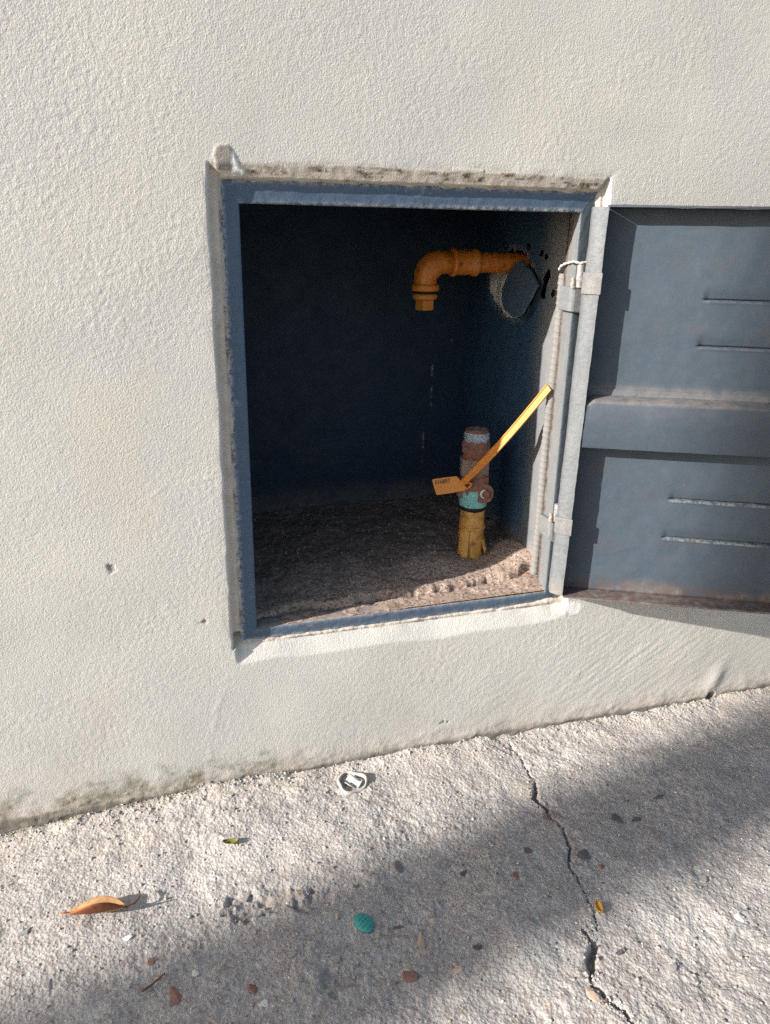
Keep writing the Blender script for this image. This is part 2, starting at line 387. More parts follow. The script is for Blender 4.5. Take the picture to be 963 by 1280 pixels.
# ------------------------------------------------------------------ the house wall
def build_wall():
    xs = spaced(-4.0, -0.33, 0.84, 6.0, 0.0015); zs = spaced(GZ-0.06, GZ-0.03, 0.72, 3.0, 0.0015)
    X, Z = np.meshgrid(xs, zs, indexing='ij')
    rough = 0.40+0.75*sstep(-0.3, 0.35, fbm(X*4.5, Z*4.5, 3, 4))+0.8*np.exp(-((X+0.14)/0.10)**2-((Z-0.50)/0.09)**2)*sstep(-0.2, 0.2, fbm(X*12, Z*12, 4, 3))+0.5*sstep(0.15, 0.5, fbm(X*9+5, Z*9, 6, 3))          # plaster is coarser in some places
    n1 = gn(X/0.0062+0.25*gn(X/0.011, Z/0.011, 8), Z/0.0055, 11); n2 = gn(X/0.0036, Z/0.0036, 12); n3 = gn(X/0.016, Z/0.013, 13)
    dA, vA = cells(X/0.0040+0.3*n3, Z/0.0037, 14)
    h = rough*(0.00006*np.tanh(2.0*n1)+0.00007*n2+0.00002*n3+0.00030*np.clip(0.52-dA, 0, 1)*(0.3+vA))
    h += 0.0016*fbm(X*3.5, Z*3.0, 21, 2)+0.00010*fbm(X*16, Z*16, 25, 2)
    # trowel marks low on the right and left
    tw = np.exp(-((X-0.52)/0.22)**2-((Z+0.10)/0.07)**2)
    h += tw*0.00035*gn((X*0.6-Z*1.0)/0.007, (X+Z*0.6)/0.035, 31)
    for pts, a_, w_ in ((((262, 965), (264, 930), (270, 890), (290, 845)), 0.0006, 0.004), (((178, 628), (205, 610), (235, 603), (272, 596)), 0.0005, 0.0012), (((0, 255), (30, 262), (62, 250), (95, 248)), -0.0005, 0.002),
                        (((560, 110), (640, 95), (700, 120)), 0.0004, 0.003), (((455, 870), (520, 850), (610, 845), (700, 830)), 0.0005, 0.003), (((855, 60), (862, 130), (850, 200)), -0.0004, 0.003), (((30, 900), (90, 870), (150, 880)), 0.0004, 0.003)):
        d_, _ = poly_dist(X+0.003*n3, Z+0.003*n3, [tuple(ony(px, py, 0)[[0, 2]]) for px, py in pts]); h = h+0.4*a_*np.exp(-(d_/w_)**2)*sstep(-0.35, 0.3, fbm(X/0.03, Z/0.03, 28, 3))
    sm = sstep(0.1, 0.5, fbm(X*6, Z*9, 26, 4)); h = h*(1-0.0*sm)
    y = -h; y0 = y.copy()
    inner = (X > -0.05) & (X < CW+0.05) & (Z > -0.06) & (Z < CH+0.05)
    e1 = fbm(Z/0.06, X*0+3, 41, 3)+0.5*gn(Z/0.011, X/0.011, 48)*sstep(0, 0.3, gn(Z/0.05, X*0, 49)); e2 = fbm(X/0.07, X*0+7, 42, 3)+0.5*gn(X/0.011, Z/0.011, 50)*sstep(0, 0.3, gn(X/0.05, X*0, 51))
    gl = 0.0085+0.0010*e1; gt = 0.0105+0.0012*e2+0.0025*sstep(0.0, 0.2, X)-0.002*sstep(0.30, 0.4, X); gr = 0.0065+0.0016*e1
    dl, dr, dt = -X-gl, X-CW-gr, Z-CH-gt
    d = np.maximum(np.maximum(dl, dr), dt)                                  # > 0 outside the band round the frame
    side = Z > -0.001
    band = np.where(side, sstep(0.0028, -0.0016, d), 0)*inner
    by = 0.0068+0.0005*fbm(X/0.012, Z/0.012, 45, 3)+0.00012*gn(X/0.004, Z/0.004, 46)
    by = np.where((dt > dl) & (dt > dr) & (Z > CH-0.004), 0.0010+0.28*np.clip(-dt, 0, 0.02)+0.0003*fbm(X/0.012, Z/0.012, 45, 3), by)
    y = y*(1-band)+by*band
    y += 0.0012*np.exp(-np.abs(d)/0.004)*(d > 0)*side*inner*(0.5+0.8*fbm(X/0.03, Z/0.03, 44, 2))
    # the plaster sill slopes out below the frame
    db = -Z
    bev = sstep(0.0215+0.003*e2, 0.002, db)*(db > -0.03)*(X > -gl+0.001)*(X < CW+0.008)
    bev = np.where(db < 0.002, 1.0, bev)*((db < 0.05) & (X > -gl+0.001) & (X < CW+0.008))
    bm_ = (db > -0.016)*1.0
    yb = 0.0095*np.clip((0.0215+0.004*fbm(X/0.09, Z/0.09, 56, 2)-db)/0.0225, 0, 1.0)+y0-0.0006*fbm(X/0.03, Z/0.03, 55, 2)*np.clip(1-db/0.018, 0, 1)
    sx = sstep(-0.0085, -0.003, X+0.002*e2)*sstep(CW+0.012, CW-0.012, X); yb = yb*sx+y0*(1-sx)
    msk = ((db > -0.016) & (db < 0.026) & (X > -gl) & (X < CW+0.006))
    y = np.where(msk & (db > 0.0), yb, y)
    # ragged overlap onto the bar: the sheet dives behind the steel
    rag = 0.0016*fbm(X/0.018, Z/0.05, 57, 4)+0.0030*sstep(0.33, 0.39, X)-0.0010
    y = np.where(msk & (db <= 0.0), 0.0085+np.clip(-db-0.002-rag, -0.001, 1)*1.3-0.0004*n2, y)
    rs = 0.0022*fbm(X/0.022, Z/0.022, 58, 3)
    dd = np.minimum(np.minimum(X, CW-X), CH-Z)
    inb = (dd > 0) & (Z > 0.0)
    y = np.where(inb & (Z > 0.014), np.maximum(by, 0.0088)+np.clip(dd-0.0010-rs, 0, 1)*1.1, y)
    # lump at the upper left corner, pits, the ridge and notch low on the right
    c = ony(282, 199, 0); q = np.maximum(np.abs(X-c[0]+0.25*(Z-c[2]))/(0.0095-0.28*np.clip(Z-c[2], -0.01, 0.02)), np.abs(Z-c[2]-0.001)/0.0115); lump = sstep(1.1, 0.85, q+0.5*n3+0.25*n1)
    y -= 0.0009*lump
    grime = 0.0*X
    for px, py, rx, rz in ((140, 710, .0036, .0062), (255, 777, .0035, .0022), (555, 903, .0040, .0026)):
        c = ony(px, py, 0); q = np.hypot((X-c[0])/rx, (Z-c[2])/rz); s_ = sstep(1.2, 0.6, q+0.7*n1+0.4*n2)
        y += 0.0010*s_; grime = np.maximum(grime, s_*0.75)
    c = ony(893, 848, 0); q = np.hypot((X-c[0]-0.3*(Z-c[2]))/0.013, (Z-c[2])/0.022); y -= 0.0030*np.exp(-q**2)
    c = ony(887, 869, 0); q = np.hypot((X-c[0])/0.007, (Z-c[2])/0.007); s_ = sstep(1.1, 0.5, q+0.4*n2); y += 0.009*s_
    # worn foot of the wall
    zb = Z-GZ
    foot = sstep(0.034, 0.0, zb+0.010*fbm(X/0.05, Z/0.05, 61, 4))
    y += foot*(-0.0012+0.0009*fbm(X/0.025, Z/0.014, 62, 3))
    leftm = sstep(0.13, -0.02, X)
    moss = sstep(0.042, 0.004, zb+0.012*fbm(X/0.03, Z/0.03, 63, 3))*leftm*sstep(-0.1, 0.25, fbm(X/0.06, Z/0.03, 64, 3)+0.25)
    y += moss*0.0007*fbm(X/0.012, Z/0.008, 65, 4)
    cy = ony(142, 570, 0)
    stain = sstep(1.25, 0.55, np.maximum(np.abs(X-cy[0]-0.10*(Z-cy[2]))/0.036, np.abs(Z-cy[2])/0.075)+0.35*fbm(X*18, Z*18, 71, 3))
    stain = np.maximum(stain*0.8, 0.3*sstep(0.25, 0.8, fbm(X*7, Z*6, 72, 5, 0.6)))
    mortar = np.clip(band+(Z > 0.014)*inb, 0, 1); mortar = np.maximum(mortar, lump*0.5); grime_l = lump*0.75
    rust = (Z > CH-0.004)*inner*(X > 0.0)*(X < CW)*sstep(0.012, 0.004, np.abs(Z-CH-0.007+0.004*e2))*band*sstep(0.0, 0.35, fbm(X/0.03, Z/0.004, 73, 3)+0.1)
    rust = np.maximum(rust, 0.8*inb*(Z < CH-0.02)*sstep(-0.1, 0.3, e1))
    white = lump*sstep(0.0050, 0.0065, X-ony(282, 199, 0)[0]+0.002*n3)
    cw = ony(718, 762, 0); white = np.maximum(white, sstep(1.2, 0.6, np.hypot((X-cw[0]+.004)/0.014, (Z-cw[2]-.003)/0.010)+0.4*n3))
    white = np.maximum(white, 0.06*msk*(db > 0.0)*sstep(0.1, 0.5, 0.3+fbm(X/0.03, Z/0.02, 77, 3)))
    dust = sstep(0.030, 0.0, zb+0.008*fbm(X/0.02, Z/0.02, 75, 3))*0.8
    grime = np.maximum(grime, grime_l)
    grime = np.maximum(grime, 0.8*sstep(0.006, 0.0, zb+0.004*fbm(X/0.02, Z/0.02, 76, 3)))
    V = np.stack([X, y, Z], -1).reshape(-1, 3)
    xc = 0.25*(X[1:, 1:]+X[:-1, 1:]+X[1:, :-1]+X[:-1, :-1]); zc = 0.25*(Z[1:, 1:]+Z[:-1, 1:]+Z[1:, :-1]+Z[:-1, :-1])
    hole = (xc > 0.0065) & (xc < CW-0.0065) & (zc > 0.0125) & (zc < CH-0.0065)
    f = grid_faces(len(xs), len(zs), ~hole)
    # thickness: top, ends and back of the masonry
    nb = len(V); D = 0.50
    B = [(-4.0, 0, GZ-.06), (6.0, 0, GZ-.06), (6.0, 0, 3.0), (-4.0, 0, 3.0), (-4.0, D, GZ-.06), (6.0, D, GZ-.06), (6.0, D, 3.0), (-4.0, D, 3.0)]
    V = np.vstack([V, np.array(B)])
    q = np.array([(3, 2, 6, 7), (0, 3, 7, 4), (1, 5, 6, 2), (4, 7, 6, 5)])+nb
    z8 = np.zeros(8)
    at = {k: np.concatenate([np.clip(v*np.ones_like(X), 0, 1).ravel(), z8]) for k, v in
          dict(splash=0.75*sstep(0.17, 0.0, zb+0.08*fbm(X*8, Z*6, 79, 4)), stain=stain, mortar=mortar, rust=rust, moss=moss, dust=dust, grime=grime, white=white).items()}
    o = mesh_obj('house_wall', V, np.vstack([f, q]), 'wall', None, True, at)
    return tag(o, 'rough off-white stucco house wall around the open meter niche', 'wall')
wall = build_wall()

# ------------------------------------------------------------------ the pavement
CRACK_A = [onz(*p)[:2] for p in ((634, 926), (650, 945), (664, 968), (672, 985), (668, 997), (684, 1010), (688, 1020), (704, 1036), (712, 1062), (711, 1078), (722, 1098), (734, 1122), (742, 1142), (746, 1166))]
CRACK_B = [onz(*p)[:2] for p in ((724, 1156), (737, 1172), (745, 1182), (739, 1198), (740, 1216), (738, 1224), (752, 1240), (764, 1254), (782, 1268), (800, 1290))]
def ground_base(x):
    return GZ+np.interp(x, [-0.6, -0.27, -0.05, 0.19, 0.49, 0.76, 1.0], [-0.014, -0.012, 0.005, 0.003, 0.0, 0.001, 0.001])
def ground_h(X, Y, fine=True):
    near = sstep(-0.16, -0.01, Y)
    z = GZ+(ground_base(X)-GZ)*near
    amp = sstep(3.0, 0.8, np.hypot(X-0.2, Y+0.3))
    z = z+0.0040*fbm(X*7, Y*7, 101, 3)+0.0013*fbm(X/0.045, Y/0.045, 102, 3)*amp
    pt = 0.5+0.8*sstep(-0.2, 0.4, fbm(X*12, Y*12, 99, 3))
    z = z+0.0007*fbm(X/0.014, Y/0.014, 103, 3)*amp*pt
    # exposed aggregate: rounded grains of two sizes
    d1, v1 = cells(X/0.0085, Y/0.0085, 5); z = z+amp*pt*0.0008*np.clip(0.55-d1, 0, 1)*(v1 > 0.6)
    d2, v2 = cells(X/0.0050, Y/0.0050, 9); z = z+amp*pt*0.0012*np.clip(0.6-d2, 0, 1)*(v2 > 0.3)
    z = z+amp*0.0006*gn(X/0.0035, Y/0.0035, 107)
    w = 0.004*fbm(X/0.02, Y/0.02, 111, 3)
    soil = 0*X
    for pts, wd, dp in ((CRACK_A, 0.0009, 0.007), (CRACK_B, 0.0015, 0.009)):
        w2 = 0.0016*fbm(X/0.005, Y/0.005, 112, 2)
        d, t = poly_dist(X+w*0.7+w2, Y+w*0.5+w2*0.6, pts)
        if pts is CRACK_A: k = wd*(0.45+1.5*np.exp(-((t-0.29)/0.07)**2)+0.7*np.exp(-((t-0.55)/0.2)**2))
        else: k = wd*(0.35+1.9*np.exp(-((t-0.32)/0.15)**2)+0.1*t)
        s_ = sstep(1.6, 0.5, d/k); z = z-dp*s_; soil = np.maximum(soil, s_*0.6)
        # the slab left of the crack stands a little proud
    # broken hollows
    for px, py, rx, ry, dp in ((310, 1132, .022, .016, .0050), (395, 1128, .020, .014, .0045), (345, 1122, .022, .016, .003), (690, 1012, .010, .012, .0025), (425, 1226, .03, .012, .003)):
        c = onz(px, py); q = np.hypot((X-c[0])/rx, (Y-c[1])/ry)+0.55*fbm(X/0.012, Y/0.012, 115, 3)
        s_ = sstep(1.15, 0.45, q); z = z-dp*s_; soil = np.maximum(soil, s_*0.22)
    # open joint along the foot of the wall, deeper from the middle to the right
    jw = 0.0045+0.003*fbm(X/0.03, Y*0, 117, 4)
    jt = sstep(-jw-0.003, -jw+0.002, Y)*(0.35+0.65*sstep(0.02, 0.15, X))*(0.55+0.6*fbm(X/0.06, Y*0+3, 118, 3))
    z = z-0.014*np.clip(jt, 0, 1); soil = np.maximum(soil, np.clip(jt, 0, 1)*0.75)
    # mortar fillet
    fil = sstep(-0.030, -0.008, Y+0.010*fbm(X/0.03, Y/0.02, 119, 3))*(1-np.clip(jt, 0, 1))
    z = z+0.0020*fil*(0.6+fbm(X/0.03, Y/0.03, 120, 3))
    return z, soil
def build_ground():
    xs = spaced(-40, -0.36, 0.86, 40, 0.0016, 1.4); ys = spaced(-1.5, -0.47, 0.024, 0.03, 0.0016, 1.3)
    X, Y = np.meshgrid(xs, ys, indexing='ij')
    Z, soil = ground_h(X, Y)
    pale = 0*X
    for px, py, rx, ry, a in ((800, 1125, .06, .04, .9), (870, 1160, .05, .04, .8), (690, 1195, .05, .03, .9), (660, 1225, .04, .02, .7), (565, 1243, .016, .010, 1), (480, 952, .05, .015, .9), (250, 1085, .08, .04, .6), (200, 1100, .07, .04, .6), (700, 950, .05, .02, .6), (430, 1160, .03, .02, .6), (100, 1270, .02, .01, .8), (960, 940, .03, .01, .5), (820, 920, .05, .02, .5)):
        c = onz(px, py); q = np.hypot((X-c[0])/rx, (Y-c[1])/ry)+0.5*fbm(X*22, Y*22, 131, 4)
        pale = np.maximum(pale, a*sstep(1.2, 0.4, q))
    sand = sstep(-0.075, -0.01, Y+0.03*fbm(X*20, Y*20, 133, 3))*(0.5+0.5*sstep(-.2, .3, fbm(X*14, Y*30, 134, 3)))
    for px, py, rx, ry in ((700, 1035, .02, .018), (655, 985, .02, .03), (350, 1125, .02, .012), (160, 1050, .06, .02)):
        c = onz(px, py); sand = np.maximum(sand, sstep(1.2, 0.4, np.hypot((X-c[0])/rx, (Y-c[1])/ry)+0.4*fbm(X*40, Y*40, 135, 3))*0.9)
    moss = sstep(0.12, -0.05, X)*sstep(-0.016, -0.004, Y+0.006*fbm(X/0.02, Y/0.02, 137, 3))*0.9
    V = np.stack([X, Y, Z], -1)
    at = dict(pale=np.clip(pale, 0, 1), sand=np.clip(sand, 0, 1), soil=np.clip(soil, 0, 1), moss=moss)
    o = mesh_obj('pavement', V, grid_faces(len(xs), len(ys)), 'ground', None, True, at)
    return tag(o, kind='structure')
ground = build_ground()
ro = mesh_obj('unseen_road', [(-60, -1.55, GZ-0.13), (60, -1.55, GZ-0.13), (60, -80, GZ-0.13), (-60, -80, GZ-0.13)], [(0, 3, 2, 1)], 'asphalt', None, False); tag(ro, kind='structure')  # unseen; added with its kerb to cut warm bounce into the niche
V = [(x, y, z) for x in (-40, 40) for (y, z) in ((-1.495, GZ-0.2), (-1.495, GZ-0.002), (-1.51, GZ+0.004), (-1.62, GZ+0.004), (-1.64, GZ-0.012), (-1.645, GZ-0.2))]
ke = mesh_obj('unseen_kerb', V, [(i, i+1, i+7, i+6) for i in range(5)]+[(0, 1, 2, 3, 4, 5), (6, 7, 8, 9, 10, 11)], 'pole', None, False); fix_normals(ke); tag(ke, kind='structure')
def gz(x, y):
    z, _ = ground_h(np.array([[float(x)]]), np.array([[float(y)]])); return float(z[0, 0])

# ------------------------------------------------------------------ the niche: frame, lining, door
cab = empty('meter_cabinet', (CW/2, FY, 0), 'blue steel framed gas meter niche with its door swung open to the right', 'cabinet')

def frame_bar(name, which):
    """angle-iron bar, mitred at both ends; a = distance in from the outer edge, d = depth"""
    m = dict(t=MT, b=MB, l=ML, r=MR)[which]; R, th = 0.024, 0.003
    prof = [(0, th+.004), (0, 0.0009), (0.0009, 0)]+[(a, 0) for a in np.linspace(0.0025, m-0.0025, 7)]
    prof += [(m-0.0012, 0.0001), (m-0.0002, 0.0008), (m, 0.002)]+[(m, d) for d in np.linspace(0.005, R, 7)]+[(m-th, R), (m-th, th+.004)]
    nL = 190; pa = np.array(prof); k = len(prof)
    t = np.linspace(0, 1, nL+1)[:, None]*np.ones((1, k)); a = pa[:, 0][None, :]*np.ones_like(t); d = pa[:, 1][None, :]*np.ones_like(t)
    fr = a/m; sd = ord(which); l = t*(CW if which in 'tb' else CH)
    if which in 'tb': x = ML*fr+(CW-MR*fr-ML*fr)*t; z = CH-a if which == 't' else a.copy()
    else: z = MB*fr+(CH-MT*fr-MB*fr)*t; x = a.copy() if which == 'l' else CW-a
    n_ = 0.00035*gn(l/0.012, a/0.006+d/0.006, 201+sd)+0.0007*gn(l/0.09, 0.3, 202+sd)
    deep = d >= 0.003; y = FY+d+np.where(deep, 0, n_)
    if which == 'l': x = x+np.where(deep, n_*0.6, 0)
    if which == 'r': x = x-np.where(deep, n_*0.6, 0)
    if which == 't': z = z-np.where(deep, n_*0.6, 0)
    if which == 'b': z = z+np.where(deep, n_*0.6, 0)
    V = np.stack([x, y, z], -1)
    ed = 1-np.minimum(1, a/0.006); inn = np.where(d < 0.004, 1-np.minimum(1, np.abs(a-m)/0.0035), 0)
    wh = {'l': 0.85*ed, 't': np.maximum(0.6*ed, 0.85*inn*(0.3+0.9*t)), 'r': 0.6*ed, 'b': 0.6*ed+0.15*inn}[which]
    du = {'b': np.where(d >= 0.002, 1.0, 0.10), 'r': np.where(d > 0.003, 0.12, 0.0), 'l': 0.05+0*t, 't': np.where(d > 0.003, 0.6, 0.05)}[which]
    ru = {'t': np.where(d > 0.004, 0.55, 0.08), 'r': 0.03+0.9*np.maximum(0, t-0.86)/0.14*(d > 0.012)+0.95*(d > R-0.006), 'l': 0.15*ed, 'b': 0.1+0*t}[which]
    pale = np.where(d > 0.0012, 1.0, 0.0)*np.ones_like(t)
    k = len(prof)
    f = grid_faces(nL+1, k)
    o = mesh_obj(name, V, f, 'jambface' if which == 'r' else 'frame', None, True, dict(white=wh, dust=du, rust=ru))
    if which == 'r':
        o.data.materials.append(M['jamb'])  # the return gets a paler paint than the front face
        mi = ((d[:-1, :-1]+d[1:, 1:])*0.5 > 0.0012).astype(np.int32).ravel(); o.data.polygons.foreach_set('material_index', mi)
    fix_normals(o)
    return adopt(o, cab)
bars = {w: frame_bar(nm, w) for nm, w in (('frame_rail', 't'), ('frame_jamb', 'l'), ('frame_jamb', 'r'), ('frame_rail', 'b'))}
bars['r']['label'] = 'right frame jamb with pale grey inner return and hinge knuckles'

# lining
def panel(name, P0, U, Vv, nu, nv, mat, amp=0.0012, seed=0, keep=None, attrs=None):
    P0, U, Vv = (np.array(a, float) for a in (P0, U, Vv))
    u, v = np.meshgrid(np.linspace(0, 1, nu), np.linspace(0, 1, nv), indexing='ij')
    n = np.cross(U, Vv); n /= np.linalg.norm(n); lu, lv = np.linalg.norm(U), np.linalg.norm(Vv)
    h = amp*(fbm(u*lu*9, v*lv*9, seed, 3)+0.35*fbm(u*lu/0.018, v*lv/0.018, seed+9, 3))
    P = P0+u[..., None]*U+v[..., None]*Vv+h[..., None]*n
    at = attrs(P[..., 0], P[..., 1], P[..., 2]) if attrs else {}
    kp = None
    if keep is not None:
        c = 0.25*(P[1:, 1:]+P[:-1, 1:]+P[1:, :-1]+P[:-1, :-1]); kp = keep(c[..., 0], c[..., 1], c[..., 2])
    o = mesh_obj(name, P, grid_faces(nu, nv, kp), mat, None, True, at)
    return adopt(o, cab)
def back_at(x, y, z):
    drip = 0*x
    for px, py0, py1 in ((541, 455, 510), (530, 538, 580), (565, 424, 428)):
        a = ony(px, py0, BY); b = ony(px, py1, BY)
        drip = np.maximum(drip, sstep(0.0017, 0.0004, np.abs(x-a[0]+0.001*gn(z/0.01, x*0, 5)))*(z < a[2])*(z > b[2]))
    return dict(dust=0.25*sstep(0.09, 0.04, z), white=np.clip(drip, 0, 1)*0.4*sstep(-0.2, 0.3, gn(z/0.006, x/0.01, 77)), rust=0*x)
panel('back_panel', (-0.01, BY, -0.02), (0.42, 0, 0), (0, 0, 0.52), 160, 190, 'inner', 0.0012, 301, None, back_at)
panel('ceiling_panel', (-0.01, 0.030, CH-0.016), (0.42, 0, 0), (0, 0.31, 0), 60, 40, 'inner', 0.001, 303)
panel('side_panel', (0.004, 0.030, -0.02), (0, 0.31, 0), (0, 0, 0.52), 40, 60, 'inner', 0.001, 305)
def yz(pts): return [tuple(onx(px, py, SX)[1:]) for px, py in pts]
HOLE = yz(((626, 318), (640, 312), (655, 316), (668, 335), (676, 358), (666, 378), (652, 398), (641, 399), (628, 392), (619, 380), (613, 364), (612, 346), (618, 331)))
GASH = yz(((687, 336), (690, 344), (685, 356), (682, 372), (677, 374), (677, 364), (680, 356), (681, 346)))
PITS = [tuple(onx(px, py, SX)[1:])+(r,) for px, py, r in ((692, 366, .0042), (661, 308, .005), (684, 321, .0040), (678, 317, .003))]
def side_keep(x, y, z):
    wx, wz = 0.004*gn(y/0.009, z/0.009, 311), 0.004*gn(y/0.009, z/0.009, 312)
    k = ~inside(y+wx, z+wz, HOLE) & ~inside(y+wx*0.6, z+wz*0.6, GASH)
    for (a, b, r) in PITS: k &= np.hypot((y-a)*0.8, z-b)+wx*0.7 > r
    return k
def side_at(x, y, z):
    front = sstep(0.13, 0.05, y)
    dh, _ = poly_dist(y, z, HOLE+HOLE[:1])
    return dict(lit_patch=0.95*sstep(0.125, 0.06, y+0.012*fbm(z*12, y*12, 316, 3)), dust=0.12*front+0.30*sstep(0.08, 0.03, z), rust=0.45*sstep(0.075, 0.035, z)*sstep(0.07, 0.12, y)+0.6*sstep(0.012, 0.0, dh)*(z > 0.37), white=0.25*sstep(0.01, 0, dh))  # pale front and front dust put the sunlit patch into the panel's colour
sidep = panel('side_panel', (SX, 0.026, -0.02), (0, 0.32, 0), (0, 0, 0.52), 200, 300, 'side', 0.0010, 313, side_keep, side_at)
sidep['label'] = 'right inner wall with a broken hole around the upper pipe'
panel('masonry', (SX+0.022, 0.02, 0.22), (0, 0.33, 0), (0, 0, 0.29), 100, 100, 'shademasonry', 0.006, 321)
RIM = yz(((606, 345), (612, 330), (624, 322), (634, 330), (641, 338), (634, 352), (630, 372), (634, 388), (644, 396), (640, 404), (624, 396), (612, 375)))
def rim_keep(x, y, z): return inside(y+0.003*gn(y/0.006, z/0.006, 331), z+0.003*gn(y/0.006, z/0.006, 332), RIM)
pl = panel('plaster_rim', (SX+0.0022, 0.10, 0.30), (0, 0.20, 0), (0, 0, 0.16), 120, 100, 'plaster', 0.004, 323, rim_keep)
pl['label'] = 'broken white plaster showing behind the hole'
for kk in ('dust', 'rust', 'white'): pass
# the snapped-off piece of lining still hanging over the hole
FL = ((640, 333), (648, 326), (654, 327), (656, 333), (662, 337), (665, 343), (672, 357), (668, 362), (663, 373), (657, 383), (653, 391), (648, 396.5), (641, 396.5), (636, 392), (630, 387), (627, 376), (627.5, 362), (631, 352), (635, 343))
fl = []
for i, (px, py) in enumerate(FL):
    xx = SX-0.004-0.015*(py-324)/73-0.004*max(0, (px-640)/32)
    fl.append(onx(px, py, xx))
flap = prism('broken_flap', fl, (0.0035, 0, 0), 'flap', cab, 0.0004); flap['label'] = 'loose diamond shaped flap of blue lining under the pipe'

# niche floor
LEDGE = [(0.015, 0.052), (0.06, 0.052), (0.11, 0.056), (0.18, 0.060), (0.25, 0.064), (0.31, 0.060), (0.345, 0.064), (0.38, 0.058)]
LEDGE = [tuple(hit(px, py, (0, 0, 1), 0.026)[:2]) for px, py in ((318, 766), (350, 757), (380, 750), (425, 748), (470, 739), (520, 734), (560, 730), (605, 722), (640, 720), (662, 712))]
def floor_h(X, Y):
    z = 0.0175+0.0075*X/0.4+0.105*np.clip(Y-0.03, 0, 0.4)-0.12*np.clip(Y-0.20, 0, 1)*0.5
    z = z+0.0028*fbm(X/0.06, Y/0.06, 401, 3)+0.0009*fbm(X/0.012, Y/0.012, 402, 3)
    d2, v2 = cells(X/0.006, Y/0.006, 23); z = z+0.0009*np.clip(0.55-d2, 0, 1)*(v2 > 0.4)
    d1, v1 = cells(X/0.013, Y/0.013, 27); z = z+0.0016*np.clip(0.4-d1, 0, 1)*(v1 > 0.85)
    ly = np.interp(X, [p[0] for p in LEDGE], [p[1] for p in LEDGE])+0.003*fbm(X/0.02, X*0, 405, 4)
    z = z-0.0045*sstep(0.0015, -0.0022, Y-ly)-0.014*np.exp(-((Y-ly+0.001)/0.0032)**2)*(0.8+0.8*fbm(X/0.03, X*0+2, 406, 3))
    z = z+0.015*sstep(0.07, 0.0, SX-X)*np.exp(-((Y-0.085)/0.045)**2)
    z = z-0.006*np.exp(-((X-0.327)**2+(Y-0.118)**2)/0.022**2)
    ly2 = sstep(0.030, 0.012, Y); z = z*(1-ly2)+ly2*np.minimum(z, 0.0158+0.004*X)
    return z, sstep(0.05, 0.12, Y-0.03+0.03*fbm(X*18, Y*18, 407, 3))
xs, ys = np.arange(0.0, 0.401, 0.0018), np.arange(0.012, 0.332, 0.0018)
X, Y = np.meshgrid(xs, ys, indexing='ij'); Zf, soil = floor_h(X, Y)
fo = mesh_obj('floor', np.stack([X, Y, Zf], -1), grid_faces(len(xs), len(ys)), 'floor', None, True, dict(soil=soil*0.8))
adopt(fo, cab); fo['label'] = 'dusty crumbling cement floor of the niche'
def fz(x, y): return float(floor_h(np.array([[float(x)]]), np.array([[float(y)]]))[0][0, 0])

# door ---------------------------------------------------------------
PHI = 0.4522; DT, DB, DX0, DX1, DY0, DD, DW = 0.468, 0.0252, 0.3935, 0.3853, -0.024, 0.026, 0.40
uD = np.array([math.cos(PHI), -math.sin(PHI), 0]); nD = np.array([math.sin(PHI), math.cos(PHI), 0])
def dP(s, d, z):
    s, d, z = np.broadcast_arrays(np.asarray(s, float), np.asarray(d, float), np.asarray(z, float))
    x0 = DX1+(DX0-DX1)*(z-DB)/(DT-DB)
    P = np.zeros(s.shape+(3,)); P[..., 0] = x0; P[..., 1] = DY0; P[..., 2] = z
    return P+s[..., None]*uD+d[..., None]*nD
LOUV = [(0.1117, 0.376), (0.1131, 0.3262), (0.1098, 0.1482), (0.1089, 0.1000)]   # left end and height of each pressed slit
def build_door():
    s_ = np.concatenate([np.arange(-0.014, 0.10, 0.004), np.arange(0.10, 0.30, 0.002), np.arange(0.30, DW+0.001, 0.004)])
    z_ = [DB]; 
    z = DB
    zz = set(np.round(np.arange(DB, DT, 0.0035), 5))
    for (_, lz) in LOUV: zz |= set(np.round(np.arange(lz-0.006, lz+0.022, 0.0009), 5))
    z_ = np.array(sorted(zz | {DT}))
    Sg, Zg = np.meshgrid(s_, z_, indexing='ij')
    d = DD+0.0011*fbm(Sg*9, Zg*9, 501, 3)+0.0004*fbm(Sg/0.03, Zg/0.03, 502, 2)
    ru = 0*Sg; wh = 0*Sg
    for (l, lz) in LOUV:
        zc = lz+0.010*(Sg-l)*0-0.004*(Sg-l)
        ends = sstep(0.0, 0.007, Sg-l)*sstep(0.0, 0.007, 0.30-Sg)
        up = Zg-zc
        rec = np.where(up > 0, np.exp(-(up/0.0085)**2), sstep(-0.0012, 0.0, up))
        d = d+0.0050*ends*np.exp(-((up-0.0007)/0.0008)**2)
        d = d+0.0026*ends*rec-0.0007*ends*np.exp(-((up+0.0018)/0.0016)**2)
        wh = np.maximum(wh, ends*sstep(0.0022, 0.0006, np.abs(up+0.0012))*(0.22 if lz < 0.2 else 0.05))
    P = dP(Sg, d, Zg)
    dust = 0.28*sstep(0.05, 0.026, Zg)*sstep(-0.3, 0.3, fbm(Sg*14, Zg*30, 505, 3)+0.1)+0.04
    dust = np.maximum(dust, 0.35*sstep(0.285, 0.272, Zg)*(Zg > 0.262))
    ru = 0.5*sstep(0.05, 0.03, Zg)+0.14*sstep(0.45, 0.7, fbm(Sg*30, Zg*30, 506, 3))
    o = mesh_obj('door', P, grid_faces(len(s_), len(z_)), 'door', None, True, dict(dust=dust, rust=ru, white=wh))
    # back skin so that the leaf has thickness
    sol = o.modifiers.new('sheet', 'SOLIDIFY'); sol.thickness = 0.0016; sol.offset = 0
    o['label'] = 'blue grey pressed steel door leaf with slits and a middle rib'
    return adopt(o, cab)
door = build_door()
